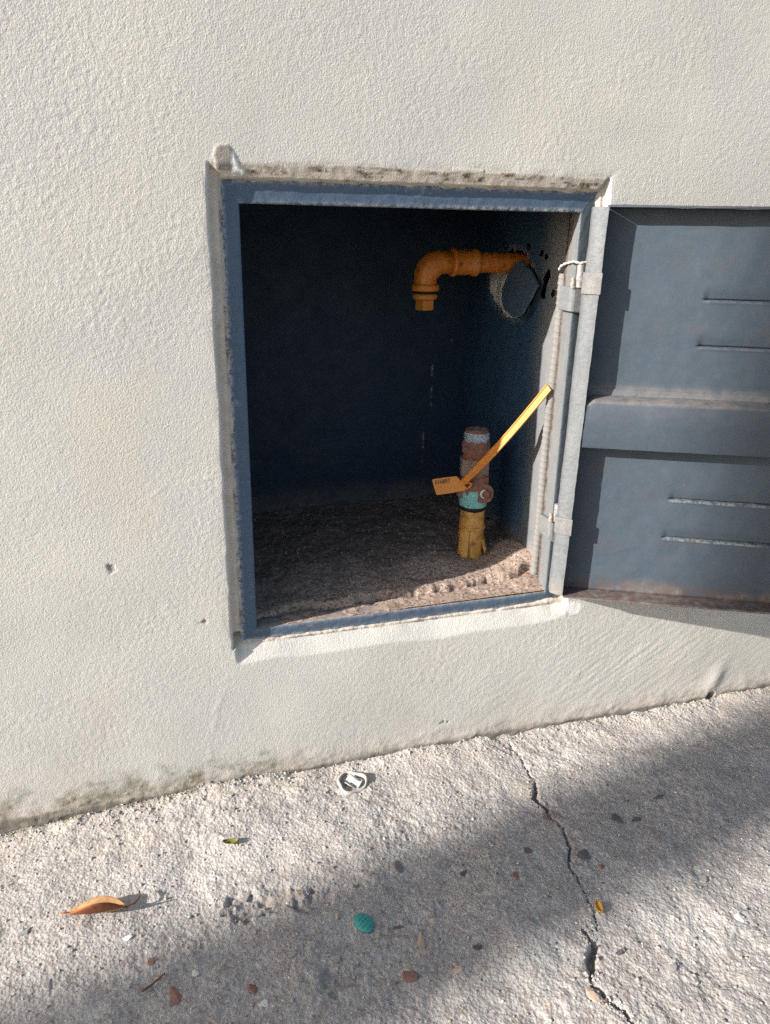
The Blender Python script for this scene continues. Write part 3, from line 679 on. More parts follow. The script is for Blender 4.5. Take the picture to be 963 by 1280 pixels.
DOORM = Matrix.Translation(-Vector(cab.location))
def dadopt(o):
    o.parent = door; o.matrix_parent_inverse = (Matrix.Translation(Vector(cab.location)) @ DOORM).inverted() if False else Matrix.Identity(4)
    return o
def door_strip(name, prof, z0, z1, mat, nz=150, dust=0.1, rust=0.05, white=0.0, amp=0.0003, close=True, seed=0):
    """profile in (s, d) swept up the door"""
    prof = list(prof)+([prof[0]] if close else [])
    zz = np.linspace(z0, z1, nz); pr = np.array(prof)
    A, Zg = np.meshgrid(np.arange(len(pr)), zz, indexing='ij')
    n_ = amp*(gn(Zg/0.014, A*0.7, 521+seed)+1.6*gn(Zg/0.06, A*0.3, 522+seed))
    P = dP(pr[:, 0][:, None]+n_, pr[:, 1][:, None]-n_*0.7, Zg)
    k, m = A.shape
    V = P.reshape(-1, 3); f = [tuple(q) for q in grid_faces(k, m)]
    f += [tuple(i*m for i in range(k-1))[::-1], tuple(i*m+m-1 for i in range(k-1))]
    dd = dust*np.ones(len(V))+0.5*np.clip((0.05-V[:, 2])/0.03, 0, 1)
    o = mesh_obj(name, V, f, mat, None, True, dict(dust=dd, rust=rust*np.ones(len(V)), white=white*np.ones(len(V))))
    fix_normals(o); sharp(o, 40); return dadopt(o)
def door_rail(name, prof, s0, s1, mat, ns=120, dust=0.1, rust=0.05, white=0.0, seed=0, endround=0.0):
    """closed profile in (d, z) swept along the door"""
    pr = np.array(list(prof)+[prof[0]]); ss = np.linspace(s0, s1, ns)
    A, Sg = np.meshgrid(np.arange(len(pr)), ss, indexing='ij')
    n_ = 0.00025*gn(Sg/0.03, A*0.7, 531+seed)
    zc = pr[:, 1].mean()
    sq = 1-endround*np.exp(-((Sg-s0)/0.006)**2)
    zz = zc+(pr[:, 1][:, None]-zc)*np.where(pr[:, 1][:, None] > zc, sq, 1.0)
    P = dP(Sg, pr[:, 0][:, None]+n_, zz+n_)
    k, m = A.shape
    V = P.reshape(-1, 3); f = [tuple(q) for q in grid_faces(k, m)]
    f += [tuple(i*m for i in range(k-1))[::-1], tuple(i*m+m-1 for i in range(k-1))]
    up = np.repeat(dust if np.ndim(dust) else [dust]*len(pr), m)
    o = mesh_obj(name, V, f, mat, None, True, dict(dust=up, rust=rust*np.ones(len(V)), white=white*np.ones(len(V))))
    fix_normals(o); sharp(o, 30); return dadopt(o)
st = door_strip('stile', [(0, 0), (-0.0035, 0.0010), (-0.0075, 0.0030), (-0.0140, 0.0070), (-0.0155, 0.0095), (-0.0155, 0.0235), (-0.002, 0.0235), (0.0, 0.021), (0.0006, 0.002)], DB, DT, 'stile', dust=0.06, white=0.05)
st['label'] = 'pale grey folded hinge edge of the door'
door_strip('far_stile', [(DW, 0), (DW+0.002, 0), (DW+0.002, DD), (DW, DD)], DB, DT, 'door', 30, seed=5)
door_rail('top_flange', [(0, DT+0.0022), (0, DT), (DD-.0012, DT), (DD-.0012, DT+0.0022)], 0.001, DW, 'door', seed=7)
door_rail('bottom_flange', [(0, DB-0.0022), (0, DB), (DD+.0022, DB), (DD+.0022, DB-0.0022)], 0.0012, DW, 'door', dust=[0.35, 0.4, 0.4, 0.3, 0.35], rust=0.75, seed=9)
RB = 0.0012
door_rail('rib', [(DD-.0012, 0.2105), (0.004, 0.2108), (RB+.0006, 0.2118), (RB, 0.2140), (RB, 0.238), (RB+.0002, 0.2615), (RB+.002, 0.2648), (0.006, 0.2665), (DD-.0035, 0.2690), (DD-.0014, 0.2745), (DD-.0012, 0.276), (DD+.0004, 0.276), (DD+.0004, 0.2105)],
          0.0012, DW-.001, 'door', 160, dust=[.03, .03, .03, .03, .03, .08, .35, .4, .3, .25, .15, .05, .05, .05], rust=0.06, seed=11, endround=0.16)

# hinges
def hinge(zj0, zj1, zp0, zp1, zs0, zs1, slant):
    a = np.array([(0.3750, 0.030), (0.3750, 0.0085), (0.3765, 0.0050), (0.3795, 0.0035), (0.3880, 0.0035), (0.3905, 0.0050), (0.3905, 0.0105), (0.3815, 0.0105), (0.3815, 0.030)])
    V = []; n = len(a)
    for k, z in enumerate((zj0, zj0+0.004, (zj0+zj1)/2, zj1-0.003, zj1)):
        for i, (x, y) in enumerate(a):
            dz = -slant*(x-0.375) if k == 0 else 0
            V.append((x+0.0003*gn(z/0.01, i*0.9, 7), y+0.0004*gn(z/0.008, i*1.3, 8), z+dz))
    f = [(k*n+i, k*n+(i+1) % n, (k+1)*n+(i+1) % n, (k+1)*n+i) for k in range(4) for i in range(n)]+[tuple(range(n))[::-1], tuple(range(4*n, 5*n))]
    q = len(V)
    o = mesh_obj('hinge_knuckle', V, f, 'jamb', None, False, dict(dust=[0.1]*q, rust=[0.05]*q, white=[0.05]*q)); fix_normals(o); soft(o, 0.0012, 3)
    o.parent = bars['r']
    v, f = tube_data([(0.3838, 0.0035, z) for z in np.linspace(zp0, zp1, 8)]+[(0.3838, 0.0035, zp1+0.0008)], [0.0042]*7+[0.0042, 0.0034], 16)
    v = [(p[0], p[1], p[2]) for p in v]
    o = mesh_obj('hinge_pin', v, f, 'jamb', None, True, dict(dust=[0.25]*len(v), rust=[0.1]*len(v), white=[0.3]*len(v))); fix_normals(o); sharp(o); o.parent = bars['r']
    # lumpy weld beside the pin
    w = []
    path = [(0.377+0.0008*math.sin(i*2.1), 0.006, z) for i, z in enumerate(np.linspace(zj1-0.002, zj1+0.010, 7))]
    v, f = tube_data(path, [0.0030*(1-0.09*i)+0.0006*(i % 2) for i in range(7)], 10)
    o = mesh_obj('weld', v, f, 'jamb', None, True, dict(dust=[0.9]*len(v), rust=[0.15]*len(v), white=[0]*len(v))); fix_normals(o); o.parent = bars['r']
    # sleeve on the door edge
    pr = [(0.0016, -0.0022), (-0.006, 0.0002), (-0.0145, 0.0042), (-0.0178, 0.0085), (-0.0178, 0.014), (0.0016, 0.014)]
    zz = np.linspace(zs0, zs1, 5); n = len(pr); V = []
    for z in zz:
        for i, (s_, d_) in enumerate(pr): V.append(dP(s_+0.0003*gn(z/0.01, i*1.1, 9), d_, z))
    V = np.array(V)
    f = [(k*n+i, k*n+(i+1) % n, (k+1)*n+(i+1) % n, (k+1)*n+i) for k in range(4) for i in range(n)]+[tuple(range(n))[::-1], tuple(range(4*n, 5*n))]
    q = len(V)
    o = mesh_obj('hinge_sleeve', V, f, 'stile', None, False, dict(dust=[0.25]*q, rust=[0.1]*q, white=[0.05]*q)); fix_normals(o); soft(o, 0.0008); dadopt(o)
hinge(0.3600, 0.3862, 0.386, 0.4115, 0.3800, 0.4025, 0.1)
hinge(0.0905, 0.1135, 0.113, 0.1340, 0.1040, 0.1245, 0.7)

# weld spatter and rust crust in the upper right corner of the frame
tie = None

# ------------------------------------------------------------------ ribbed rod in the right corner
def rod():
    a, b = ony(705, 342, 0.043), ony(668, 716, 0.043)
    n = 330; V = []; ns = 12
    for i in range(n+1):
        t = i/n; p = a+(b-a)*t; p[0] += 0.0007*math.sin(t*9); L = t*np.linalg.norm(b-a)
        for j in range(ns):
            an = 2*math.pi*j/ns
            ph = ((L+0.0016*math.sin(an))/0.0074) % 1.0
            r = 0.0056+0.0010*max(0, 1-abs(ph-0.5)/0.16)
            V.append((p[0]+r*math.cos(an), p[1]+r*math.sin(an), p[2]))
    f = [(i*ns+j, i*ns+(j+1) % ns, (i+1)*ns+(j+1) % ns, (i+1)*ns+j) for i in range(n) for j in range(ns)]+[tuple(range(ns)), tuple(range(n*ns, (n+1)*ns))[::-1]]
    q = len(V); du = [0.15]*q
    o = mesh_obj('ribbed_rod', V, f, 'rod', None, True, dict(dust=du, rust=[0.05]*q, white=[0.0]*q)); fix_normals(o)
    return tag(o, 'grey painted ribbed steel rod standing in the right front corner of the niche', 'rod')
rod()
w1 = [ony(699, 338, 0.040), ony(701, 333, 0.034), ony(706, 330, 0.030), ony(713, 328, 0.020), ony(718, 327, 0.006), ony(726, 329, 0.000), ony(735, 327, -0.002), ony(743, 330, -0.008)]
tt = np.linspace(0, len(w1)-1, 40)
wp = np.stack([np.interp(tt, range(len(w1)), [p[k] for p in w1]) for k in range(3)], -1)
wobj = tube('wire_tie', wp, [0.0016*(0.6+0.5*math.sin(i*0.7)**2) for i in range(40)], 'wire', None, 8)
tag(wobj, 'pale twist of wire binding the top of the ribbed rod to the upper hinge', 'wire')

# ------------------------------------------------------------------ upper orange pipe
PY, PZ = 0.190, 0.4030
up = empty('gas_outlet_pipe', (SX, PY, PZ), 'orange painted gas pipe with capped elbow coming from the broken hole', 'pipe')
ex = ony(532, 345, PY)[0]                                  # axis of the downward leg
rp = 0.0128
xc0, xc1 = ony(563, 330, PY)[0], ony(596, 330, PY)[0]      # coupling ends
pth = [(SX+0.03-(SX+0.03-xc1+0.004)*t, PY, PZ+0.0012*t) for t in np.linspace(0, 1, 20)]
tube('pipe', pth, [rp+0.0003*math.sin(i*1.7) for i in range(20)], 'orange', up, 28)
lathe('coupling', (xc0, PY, PZ+0.001), [(0.0145, 0), (0.0170, 0.0006), (0.0178, 0.002), (0.0178, 0.0045), (0.0166, 0.006), (0.0158, 0.0075), (0.0156, xc1-xc0-0.0085), (0.0164, xc1-xc0-0.006), (0.0174, xc1-xc0-0.0045), (0.0174, xc1-xc0-0.001), (0.0160, xc1-xc0), (0.0120, xc1-xc0+0.001)], 'orange', up, 36, 0.01, 'x')
RE = 0.021
cxe, cze = ex+RE, PZ-RE+0.001
el = [(xc0+0.002, PY, PZ+0.001)]+[(cxe-RE*math.sin(a), PY, cze+RE*math.cos(a)) for a in np.linspace(0, math.pi/2, 16)]+[(ex, PY, cze-0.002-0.003*i) for i in range(3)]
rr = [0.0138]+[0.0143+0.0022*math.sin(k/15*math.pi) for k in range(16)]+[0.0150, 0.0150, 0.0150]
tube('elbow', el, rr, 'orange', up, 30)
zb0 = cze-0.008
lathe('elbow_collar', (ex, PY, zb0), [(0.0145, 0.003), (0.0176, 0.0018), (0.0181, 0.0), (0.0181, -0.0042), (0.0168, -0.0058), (0.012, -0.006)][::-1], 'orange', up, 32, 0.012)
lathe('thread', (ex, PY, zb0-0.010), [(0.0138, 0), (0.0150, 0.0015), (0.0138, 0.003), (0.0150, 0.0042), (0.0138, 0.006)], 'blackgap', up, 24)
lathe('plug', (ex, PY, zb0-0.0155), [(0.0125, -0.0010), (0.0152, 0), (0.0162, 0.0016), (0.0162, 0.0050), (0.0145, 0.0064)], 'plug', up, 30, 0.012)
sq = 0.0085
ca, sa = math.cos(0.35), math.sin(0.35)
pq = [(ex+ca*a-sa*b, PY+sa*a+ca*b, zb0-0.0162) for a, b in ((-sq, -sq), (sq, -sq), (sq, sq), (-sq, sq))]
prism('plug_square', pq, (0, 0, -0.0135), 'plug', up, 0.0012)

# ------------------------------------------------------------------ riser with old valve
RX, RY = 0.3265, 0.124
rz0 = fz(RX, RY-0.016)-0.004
ri = empty('gas_riser_pipe', (RX, RY, rz0), 'capless rusty gas riser with ochre wrap and teal ring standing on the niche floor', 'pipe')
def zpx(py): return ony(590, py, RY-0.014)[2]
def rl(name, prof, mat, n=36, wob=0.03, seed=0, off=(0, 0)):
    o = lathe(name, (RX+off[0], RY+off[1], 0), prof, mat, ri, n, wob, 'z', True, seed); return sharp(o, 40)
z_ = zpx
rl('wrapped_pipe', [(0.0170, rz0), (0.0172, z_(684)), (0.0170, z_(664)), (0.0167, z_(662)), (0.0163, z_(655)), (0.0163, z_(641)), (0.0150, z_(640))], 'ochre', wob=0.05, seed=3)
rl('wrap_edge', [(0.0174, z_(664)), (0.0184, z_(663)), (0.0184, z_(661)), (0.0172, z_(660))], 'ochre', wob=0.06, seed=4)
# loose torn flaps of the wrap at the foot
for a0, a1, h0, h1, out in ((3.35, 4.15, z_(696), z_(663), 0.0035), (5.3, 6.2, z_(692), z_(676), 0.005)):
    V = []; na, nh = 8, 7
    for i in range(nh+1):
        t = i/nh
        for j in range(na+1):
            a = a0+(a1-a0)*j/na; r = 0.0176+out*(1-t)**1.5
            V.append((RX+r*math.cos(a), RY+r*math.sin(a), h0+(h1-h0)*t+0.004*math.sin(j*0.8)*(1-t)))
    o = mesh_obj('wrap_flap', V, grid_faces(nh+1, na+1), 'ochre', None, True)
    sl = o.modifiers.new('thick', 'SOLIDIFY'); sl.thickness = 0.001; adopt(o, ri)
rl('gap_ring', [(0.0140, z_(643)), (0.0160, z_(641)), (0.0160, z_(634)), (0.0140, z_(633))], 'blackgap', seed=5)
rl('teal_ring', [(0.0150, z_(637)), (0.0180, z_(635)), (0.0188, z_(630)), (0.0190, z_(618)), (0.0180, z_(614)), (0.0150, z_(613))], 'teal', wob=0.02, seed=6)
rl('valve_body', [(0.0155, z_(618)), (0.0185, z_(614)), (0.0190, z_(600)), (0.0180, z_(594)), (0.0150, z_(592))], 'rust', wob=0.06, seed=7)
# six-sided collar
def hexa(name, r, h0, h1, mat, rot=0.2, off=(0, 0)):
    pts = [(RX+off[0]+r*math.cos(rot+i*math.pi/3), RY+off[1]+r*math.sin(rot+i*math.pi/3), h0) for i in range(6)]
    return prism(name, pts, (0, 0, h1-h0), mat, ri, 0.0015)
hexa('hex_collar', 0.0208, z_(597), z_(576), 'greymetal', 0.25, (-0.001, 0))
rl('nipple', [(0.0150, z_(580)), (0.0168, z_(576)), (0.0165, z_(572)), (0.0172, z_(570)), (0.0163, z_(567)), (0.0150, z_(566))], 'redrust', wob=0.05, seed=8)
rl('lock_nut', [(0.0155, z_(571)), (0.0188, z_(569)), (0.0195, z_(565)), (0.0186, z_(562.5)), (0.0198, z_(560)), (0.0190, z_(556)), (0.0160, z_(553))], 'rust', 8, 0.03, 9)
pr = []
for i in range(7): 
    zz = z_(558)+(z_(543.5)-z_(558))*i/6; pr.append((0.0158+0.0007*(i % 2), zz))
rl('thread_tape', pr+[(0.0120, z_(544.5))], 'teflon', 36, 0.05, 10)
# open top: rusty ring with a bore
zt_ = z_(541)
o = lathe('pipe_mouth', (RX, RY, 0), [(0.0120, zt_-0.012), (0.0146, zt_-0.009), (0.0150, zt_), (0.0138, zt_+0.0008), (0.0122, zt_), (0.0120, zt_-0.006), (0.0119, zt_-0.0062)], 'rust', ri, 32, 0.02, seed=11); sharp(o, 50)
# shackle plate with bolt, facing the viewer's side
nrm = np.array([-0.42, -0.90, 0.05]); nrm /= np.linalg.norm(nrm)
PL0 = np.array([RX, RY, 0])+nrm*0.0235
def onpl(px, py, off=0.0): return hit(px, py, nrm, float(nrm@PL0)+off)
pl_pts = [onpl(*p) for p in ((582, 606), (588, 601), (594, 606), (600, 603.5), (607, 605), (614, 608), (617.5, 614), (617, 621), (613.5, 627.5), (606, 629.5), (596, 628.5), (588, 624), (583, 619), (581, 612))]
prism('lug_plate', pl_pts, -nrm*0.007, 'rust', ri, 0.0018)
br_pts = [onpl(*p, -0.004) for p in ((574, 598), (586, 596.5), (598, 598), (611, 596.5), (611, 604.5), (604, 606), (592, 604), (574, 606))]
prism('bracket', br_pts, -nrm*0.012, 'redrust', ri, 0.0012)
br2 = [onpl(*p, -0.005) for p in ((571, 612), (585, 608), (587, 620), (582, 626), (571, 620))]
prism('side_ear', br2, -nrm*0.010, 'rust', ri, 0.0015)
bc = onpl(607.5, 617)
v, f = tube_data([bc-nrm*0.004, bc+nrm*0.002, bc+nrm*0.0055, bc+nrm*0.0062], [0.0052, 0.0052, 0.0050, 0.0042], 20)
o = mesh_obj('bolt', v, f, 'rust', None, True); fix_normals(o); sharp(o); adopt(o, ri)
bw = onpl(605.5, 617)
v, f = tube_data([bw+nrm*0.0005, bw+nrm*0.0040, bw+nrm*0.0046], [0.0056, 0.0056, 0.0050], 20)
o = mesh_obj('bolt_washer', v, f, 'bolt', None, True); fix_normals(o); sharp(o); adopt(o, ri)
bh = onpl(592.5, 607.5)
v, f = tube_data([bh-nrm*0.001, bh+nrm*0.0004], [0.0032, 0.0032], 14); o = mesh_obj('lug_hole', v, f, 'blackgap', None, True); fix_normals(o); adopt(o, ri)  # black disc painted as the shaded inside of a hole
b3 = onpl(592, 619.5)
v, f = tube_data([b3-nrm*0.001, b3+nrm*0.0010, b3+nrm*0.0016], [0.0014, 0.0014, 0.0008], 10); o = mesh_obj('rivet', v, f, 'bolt', None, True); fix_normals(o); adopt(o, ri)

# ------------------------------------------------------------------ plastic seal
se = empty('security_seal', tuple(onpl(580, 607, 0.004)), 'orange plastic strap seal with numbered tag looped through the valve lug', 'seal')
tn = np.array([-0.36, -0.93, 0.10]); tn /= np.linalg.norm(tn)
T0 = onpl(580, 607, 0.004)
def ontg(px, py, off=0.0): return hit(px, py, tn, float(tn@T0)+off)
tagp = [ontg(*p) for p in ((540.3, 600.5), (541.6, 599), (556, 597), (570.5, 595.3), (573, 597), (579, 605.5), (584, 609), (586.5, 611), (581, 613.2), (562, 616.8), (547, 618.8), (545.3, 617.6), (543, 610))]
prism('tag', tagp, -tn*0.0016, 'seal', se, 0.0004)
# the neck that joins tag and strap
nk = [ontg(583, 611, 0), ontg(587, 609, 0.002), ontg(590, 605.5, 0.004), ontg(586, 603, 0.006), ontg(580, 605, 0.007)]
tt = np.linspace(0, 4, 20); nkp = np.stack([np.interp(tt, range(5), [p[k] for p in nk]) for k in range(3)], -1)
tube('neck', nkp, 0.0013, 'seal', se, 10)
sa_, sb_ = ontg(577.5, 605, 0.006), ony(686.5, 484, 0.0375)
V = []; n = 40; nw = 7
vd = CAM-(sa_+sb_)/2; vd /= np.linalg.norm(vd); T = (sb_-sa_)/np.linalg.norm(sb_-sa_); wd = np.cross(vd, T); wd /= np.linalg.norm(wd)
fr = np.cross(T, wd); fr = fr if fr@vd > 0 else -fr
nn = vd*0.45-np.array(sun_travel)*0.75; nn -= T*(nn@T); nn /= np.linalg.norm(nn); fr = nn; wd2 = np.cross(nn, T)*1.12
for i in range(n+1):
    t = i/n; p = sa_+(sb_-sa_)*t-np.array([0, 0, 0.0045])*math.sin(math.pi*t)
    hw = (0.0036+0.0008*sstep(0, 0.25, t))
    for s_, d_ in ((-1, 0.0012), (-0.72, 0.0014), (-0.6, 0.0003), (0, 0), (0.6, 0.0003), (0.72, 0.0014), (1, 0.0012), (1, -0.0012), (0, -0.0014), (-1, -0.0012)):
        V.append(p+wd2*s_*hw+fr*d_)
m = 10
f = [(i*m+j, i*m+(j+1) % m, (i+1)*m+(j+1) % m, (i+1)*m+j) for i in range(n) for j in range(m)]+[tuple(range(m))[::-1], tuple(range(n*m, (n+1)*m))]
o = mesh_obj('strap', V, f, 'seal', None, True); fix_normals(o); sharp(o, 30); adopt(o, se)
# printed number on the tag
cu = bpy.data.curves.new('printed_number', 'FONT'); cu.body = '016897'; cu.size = 1.0; cu.extrude = 0.004; cu.offset = 0.012
tmp = bpy.data.objects.new('tmp_text', cu); COL.objects.link(tmp); bpy.context.view_layer.update()
me = bpy.data.meshes.new_from_object(tmp.evaluated_get(bpy.context.evaluated_depsgraph_get())); bpy.data.objects.remove(tmp)
co = np.zeros(len(me.vertices)*3, np.float32); me.vertices.foreach_get('co', co); co = co.reshape(-1, 3)
a, b, c = ontg(544.2, 605.6, 0.0002), ontg(563.5, 602.8, 0.0002), ontg(543.4, 600.8, 0.0002)
w_, h_ = co[:, 0].max(), co[:, 1].max()
co2 = a+(co[:, :1]/w_)*(b-a)+(co[:, 1:2]/h_)*(c-a)+co[:, 2:3]*0.02*tn
me.vertices.foreach_set('co', co2.astype(np.float32).ravel()); me.materials.append(M['ink']); me.update()
o = bpy.data.objects.new('printed_number', me); COL.objects.link(o); adopt(o, se)

# ------------------------------------------------------------------ stones, grit and litter
ICO_V = []; ICO_F = []
def ico(sub=1):
    bm = bmesh.new(); bmesh.ops.create_icosphere(bm, subdivisions=sub, radius=1); 
    v = np.array([x.co[:] for x in bm.verts]); f = np.array([[q.index for q in p.verts] for p in bm.faces]); bm.free(); return v, f
IV1, IF1 = ico(1); IV2, IF2 = ico(2)
def pebble(px, py, rx, ry, rot, mat, sink=0.35, hgt=0.5, seed=0, plane='g'):
    c = onz(px, py) if plane == 'g' else hit(px, py, (0, 0, 1), 0.035)
    z0 = gz(c[0], c[1]) if plane == 'g' else fz(c[0], c[1])
    r = np.random.default_rng(seed*77+int(px*7+py))
    # broken chip: hull of a few random points
    k = r.normal(size=(13, 3)); k /= np.linalg.norm(k, axis=1)[:, None]; k[:, 2] = np.clip(k[:, 2], -0.8, 0.45)
    k *= 0.8+0.35*r.random((13, 1))
    bm = bmesh.new()
    for q in k: bm.verts.new(q)
    res = bmesh.ops.convex_hull(bm, input=bm.verts); bmesh.ops.delete(bm, geom=[g for g in res['geom_interior'] if isinstance(g, bmesh.types.BMVert)], context='VERTS')
    bm.verts.ensure_lookup_table(); bm.verts.index_update()
    v = np.array([q.co[:] for q in bm.verts])*np.array([rx, ry, min(rx, ry)*hgt]); fc = [[q.index for q in p.verts] for p in bm.faces]; bm.free()
    ca, sa = math.cos(rot), math.sin(rot)
    v = np.stack([v[:, 0]*ca-v[:, 1]*sa, v[:, 0]*sa+v[:, 1]*ca, v[:, 2]], -1)+np.array([c[0], c[1], z0+0.0006-min(rx, ry)*hgt*sink*0.35])
    o = mesh_obj('pebble', v, fc, mat, None, False); fix_normals(o); soft(o, 0.0006, 1)
    return o
PEB = [(512, 1218, .0085, .0105, .3, 'stone_red'), (216, 1245, .0085, .0105, .1, 'stone_red'), (645, 1097, .0050, .0060, .2, 'stone_red'), (683, 1020, .0060, .0050, .5, 'stone_red'),
       (574, 1214, .0055, .0060, .0, 'stone_tan'), (772, 1023, .0080, .0105, -.3, 'stone_dark'), (730, 1068, .0100, .0085, .4, 'stone_dark'), (276, 1272, .012, .011, .2, 'stone_tan'),
       (527, 1176, .0045, .0135, -.35, 'stone_tan'), (596, 1184, .0058, .0042, .1, 'stone_dark'), (497, 1083, .005, .010, .1, 'stone_dark'), (580, 1090, .005, .007, -.5, 'stone_dark'),
       (740, 1245, .006, .010, .2, 'stone_tan'), (775, 1190, .007, .004, .3, 'stone_dark'), (927, 1146, .007, .006, 0, 'stone_white'), (316, 1234, .006, .006, 0, 'stone_red'),
       (330, 1255, .0045, .005, 0, 'stone_white'), (244, 1216, .004, .004, 0, 'stone_white'), (190, 1203, .005, .004, .3, 'stone_red'), (160, 1172, .0065, .005, .1, 'stone_white'),
       (795, 1025, .006, .004, .1, 'stone_dark'), (825, 998, .007, .004, .2, 'stone_dark'), (753, 1082, .005, .004, .1, 'stone_red'), (660, 1065, .005, .007, .6, 'stone_dark'),
       (690, 1125, .004, .005, 0, 'stone_dark'), (445, 1107, .004, .004, 0, 'stone_red'), (500, 1155, .010, .005, .2, 'stone_dark'), (322, 1138, .006, .006, .9, 'stone_grey'),
       (306, 1120, .006, .005, .2, 'stone_grey'), (375, 1116, .005, .005, .2, 'stone_tan'), (420, 1147, .005, .005, .2, 'stone_tan'), (30, 1165, .008, .006, .3, 'stone_grey'), (880, 1100, .006, .004, .3, 'stone_grey'), (840, 1210, .007, .005, .4, 'stone_grey'),
       (905, 1240, .008, .005, .1, 'stone_grey'), (620, 1150, .006, .005, .4, 'stone_grey'), (420, 1200, .008, .005, .1, 'stone_grey'), (365, 1195, .006, .006, .1, 'stone_grey'), (60, 1230, .007, .006, .3, 'stone_grey')]
for i, p in enumerate(PEB):
    o = pebble(*p, seed=i); o.parent = ground
    if p[5] in ('stone_red',) and i < 2: o['label'] = 'red brick chip set in the concrete'
# grit: loose grains too small to count
def grit(name, N, area, hf, mats, size, label):
    V = []; Fc = []; MI = []
    nv = len(IV1); k = 0
    for i in range(N):
        x, y = area(); z = None
        V.append((x, y)); 
    P = np.array(V); Zs, _ = hf(P[:, :1].copy(), P[:, 1:].copy())
    verts = []; faces = []; mi = []
    for i in range(N):
        s_ = size[0]+(size[1]-size[0])*random.random()**3.5
        v = IV1*(1+0.5*(rng.random((nv, 1))-0.5))*np.array([s_*(0.7+0.6*random.random()), s_*(0.7+0.6*random.random()), s_*0.6])
        a = random.random()*6.28; ca, sa = math.cos(a), math.sin(a)
        v = np.stack([v[:, 0]*ca-v[:, 1]*sa, v[:, 0]*sa+v[:, 1]*ca, v[:, 2]], -1)+np.array([P[i, 0], P[i, 1], Zs[i, 0]+s_*0.15])
        verts.append(v); faces.append(IF1+i*nv); mi.append(np.full(len(IF1), random.choices(range(len(mats)), [m[1] for m in mats])[0]))
    o = mesh_obj(name, np.vstack(verts), np.vstack(faces), None, None, False)
    for m_, _ in mats: o.data.materials.append(M[m_])
    o.data.polygons.foreach_set('material_index', np.concatenate(mi).astype(np.int32))
    return tag(o, label, name.replace('_', ' '), kind='stuff')
def ga():
    u = random.random()
    if u < 0.26: return random.uniform(-0.34, 0.84), -0.003-0.03*random.random()**2
    if u < 0.30:
        c = random.choice([CRACK_A, CRACK_B]); i = random.randrange(len(c)-1); t = random.random()
        return c[i][0]+(c[i+1][0]-c[i][0])*t+random.gauss(0, 0.004), c[i][1]+(c[i+1][1]-c[i][1])*t+random.gauss(0, 0.004)
    return random.uniform(-0.34, 0.84), -0.46+0.455*random.random()
grit('grit', 8000, ga, ground_h, [('ground', 9), ('stone_grey', 3), ('stone_tan', 1.0), ('stone_dark', 0.5), ('stone_white', 1.0), ('stone_red', 0.15)], (0.0005, 0.0020), 'loose grit and small stone grains scattered over the concrete pavement')
def fa():
    return random.uniform(0.02, 0.385), 0.035+0.28*random.random()
grit('gravel', 2600, fa, floor_h, [('stone_grey', 1), ('stone_tan', 2), ('stone_dark', 4), ('floor', 5), ('stone_white', 0.15)], (0.0005, 0.0018), 'dark crumbs and dust covering the niche floor')

# dry leaf
def leaf():
    a, b = onz(77, 1147), onz(160, 1140); a[2] = gz(*a[:2])+0.004; b[2] = gz(*b[:2])+0.004
    L = b-a; l = np.linalg.norm(L); L /= l; Wd = np.array([L[1], -L[0], 0]); root = empty('dry_leaf', tuple((a+b)/2), 'curled brown dry leaf with dark stalk lying on the pavement', 'leaf')
    V = []; n, m = 34, 14
    for i in range(n+1):
        t = i/n; w = 0.0150*(math.sin(math.pi*min(1, t**0.8))**0.75+0.06)*(1 if t > 0.22 else 0.45+0.55*t/0.22)
        for j in range(m+1):
            s_ = j/m*2-1
            fold = 0.55+0.75*t
            # upper half lies over, lower half curls up: a trough seen from the side
            ang = s_*1.15*fold+0.45
            off = Wd*(math.sin(ang)*w/1.0)+np.array([0, 0, 1])*((1-math.cos(ang))*w*1.25)
            p = a+L*l*t+off+np.array([0, 0, 0.003*math.sin(t*3.1)+0.0012*math.sin(7*t+3*s_)])
            V.append(p)
    o = mesh_obj('blade', V, grid_faces(n+1, m+1), 'leaf', None, True); sl = o.modifiers.new('thick', 'SOLIDIFY'); sl.thickness = 0.0005; adopt(o, root)
    o.data.materials.append(M['leafdark']); o.data.polygons.foreach_set('material_index', np.tile((np.arange(m) > m*0.62).astype(np.int32), n))
    st_ = [b-L*0.012+np.array([0, 0, 0.003]), b+np.array([0, 0, 0.003]), b+L*0.008+np.array([0, 0.003, 0.003]), b+L*0.012+np.array([0, 0.010, 0.003]), b+L*0.0115+np.array([0, 0.018, 0.002])]
    tt = np.linspace(0, 4, 16); sp_ = np.stack([np.interp(tt, range(5), [p[k] for p in st_]) for k in range(3)], -1)
    tube('stalk', sp_, np.linspace(0.0012, 0.0008, 16), 'stem', root, 8)
leaf()
# small green scrap of leaf
def scrap(name, px, py, l, w, rot, mat, label, cat, curl=0.3):
    c = onz(px, py); z = gz(c[0], c[1])+0.002; V = []
    n, m = 10, 6; ca, sa = math.cos(rot), math.sin(rot)
    for i in range(n+1):
        t = i/n*2-1; ww = w*math.sqrt(max(0.02, 1-t*t))
        for j in range(m+1):
            s_ = j/m*2-1; x, y = l*t, ww*s_
            V.append((c[0]+x*ca-y*sa, c[1]+x*sa+y*ca, z+curl*(s_*s_*w+0.3*l*t*t)))
    o = mesh_obj(name, V, grid_faces(n+1, m+1), mat, None, True); sl = o.modifiers.new('thick', 'SOLIDIFY'); sl.thickness = 0.0006
    return tag(o, label, cat)
scrap('leaf_scrap', 289, 1057, 0.0085, 0.0035, -0.1, 'greenleaf', 'tiny green scrap of leaf above the broken hollow in the concrete', 'leaf', 0.6)
scrap('yellow_scrap', 748.5, 1138, 0.0065, 0.0035, 1.3, 'yellow', 'small yellow orange scrap lying beside the long pavement crack', 'scrap', 0.5)
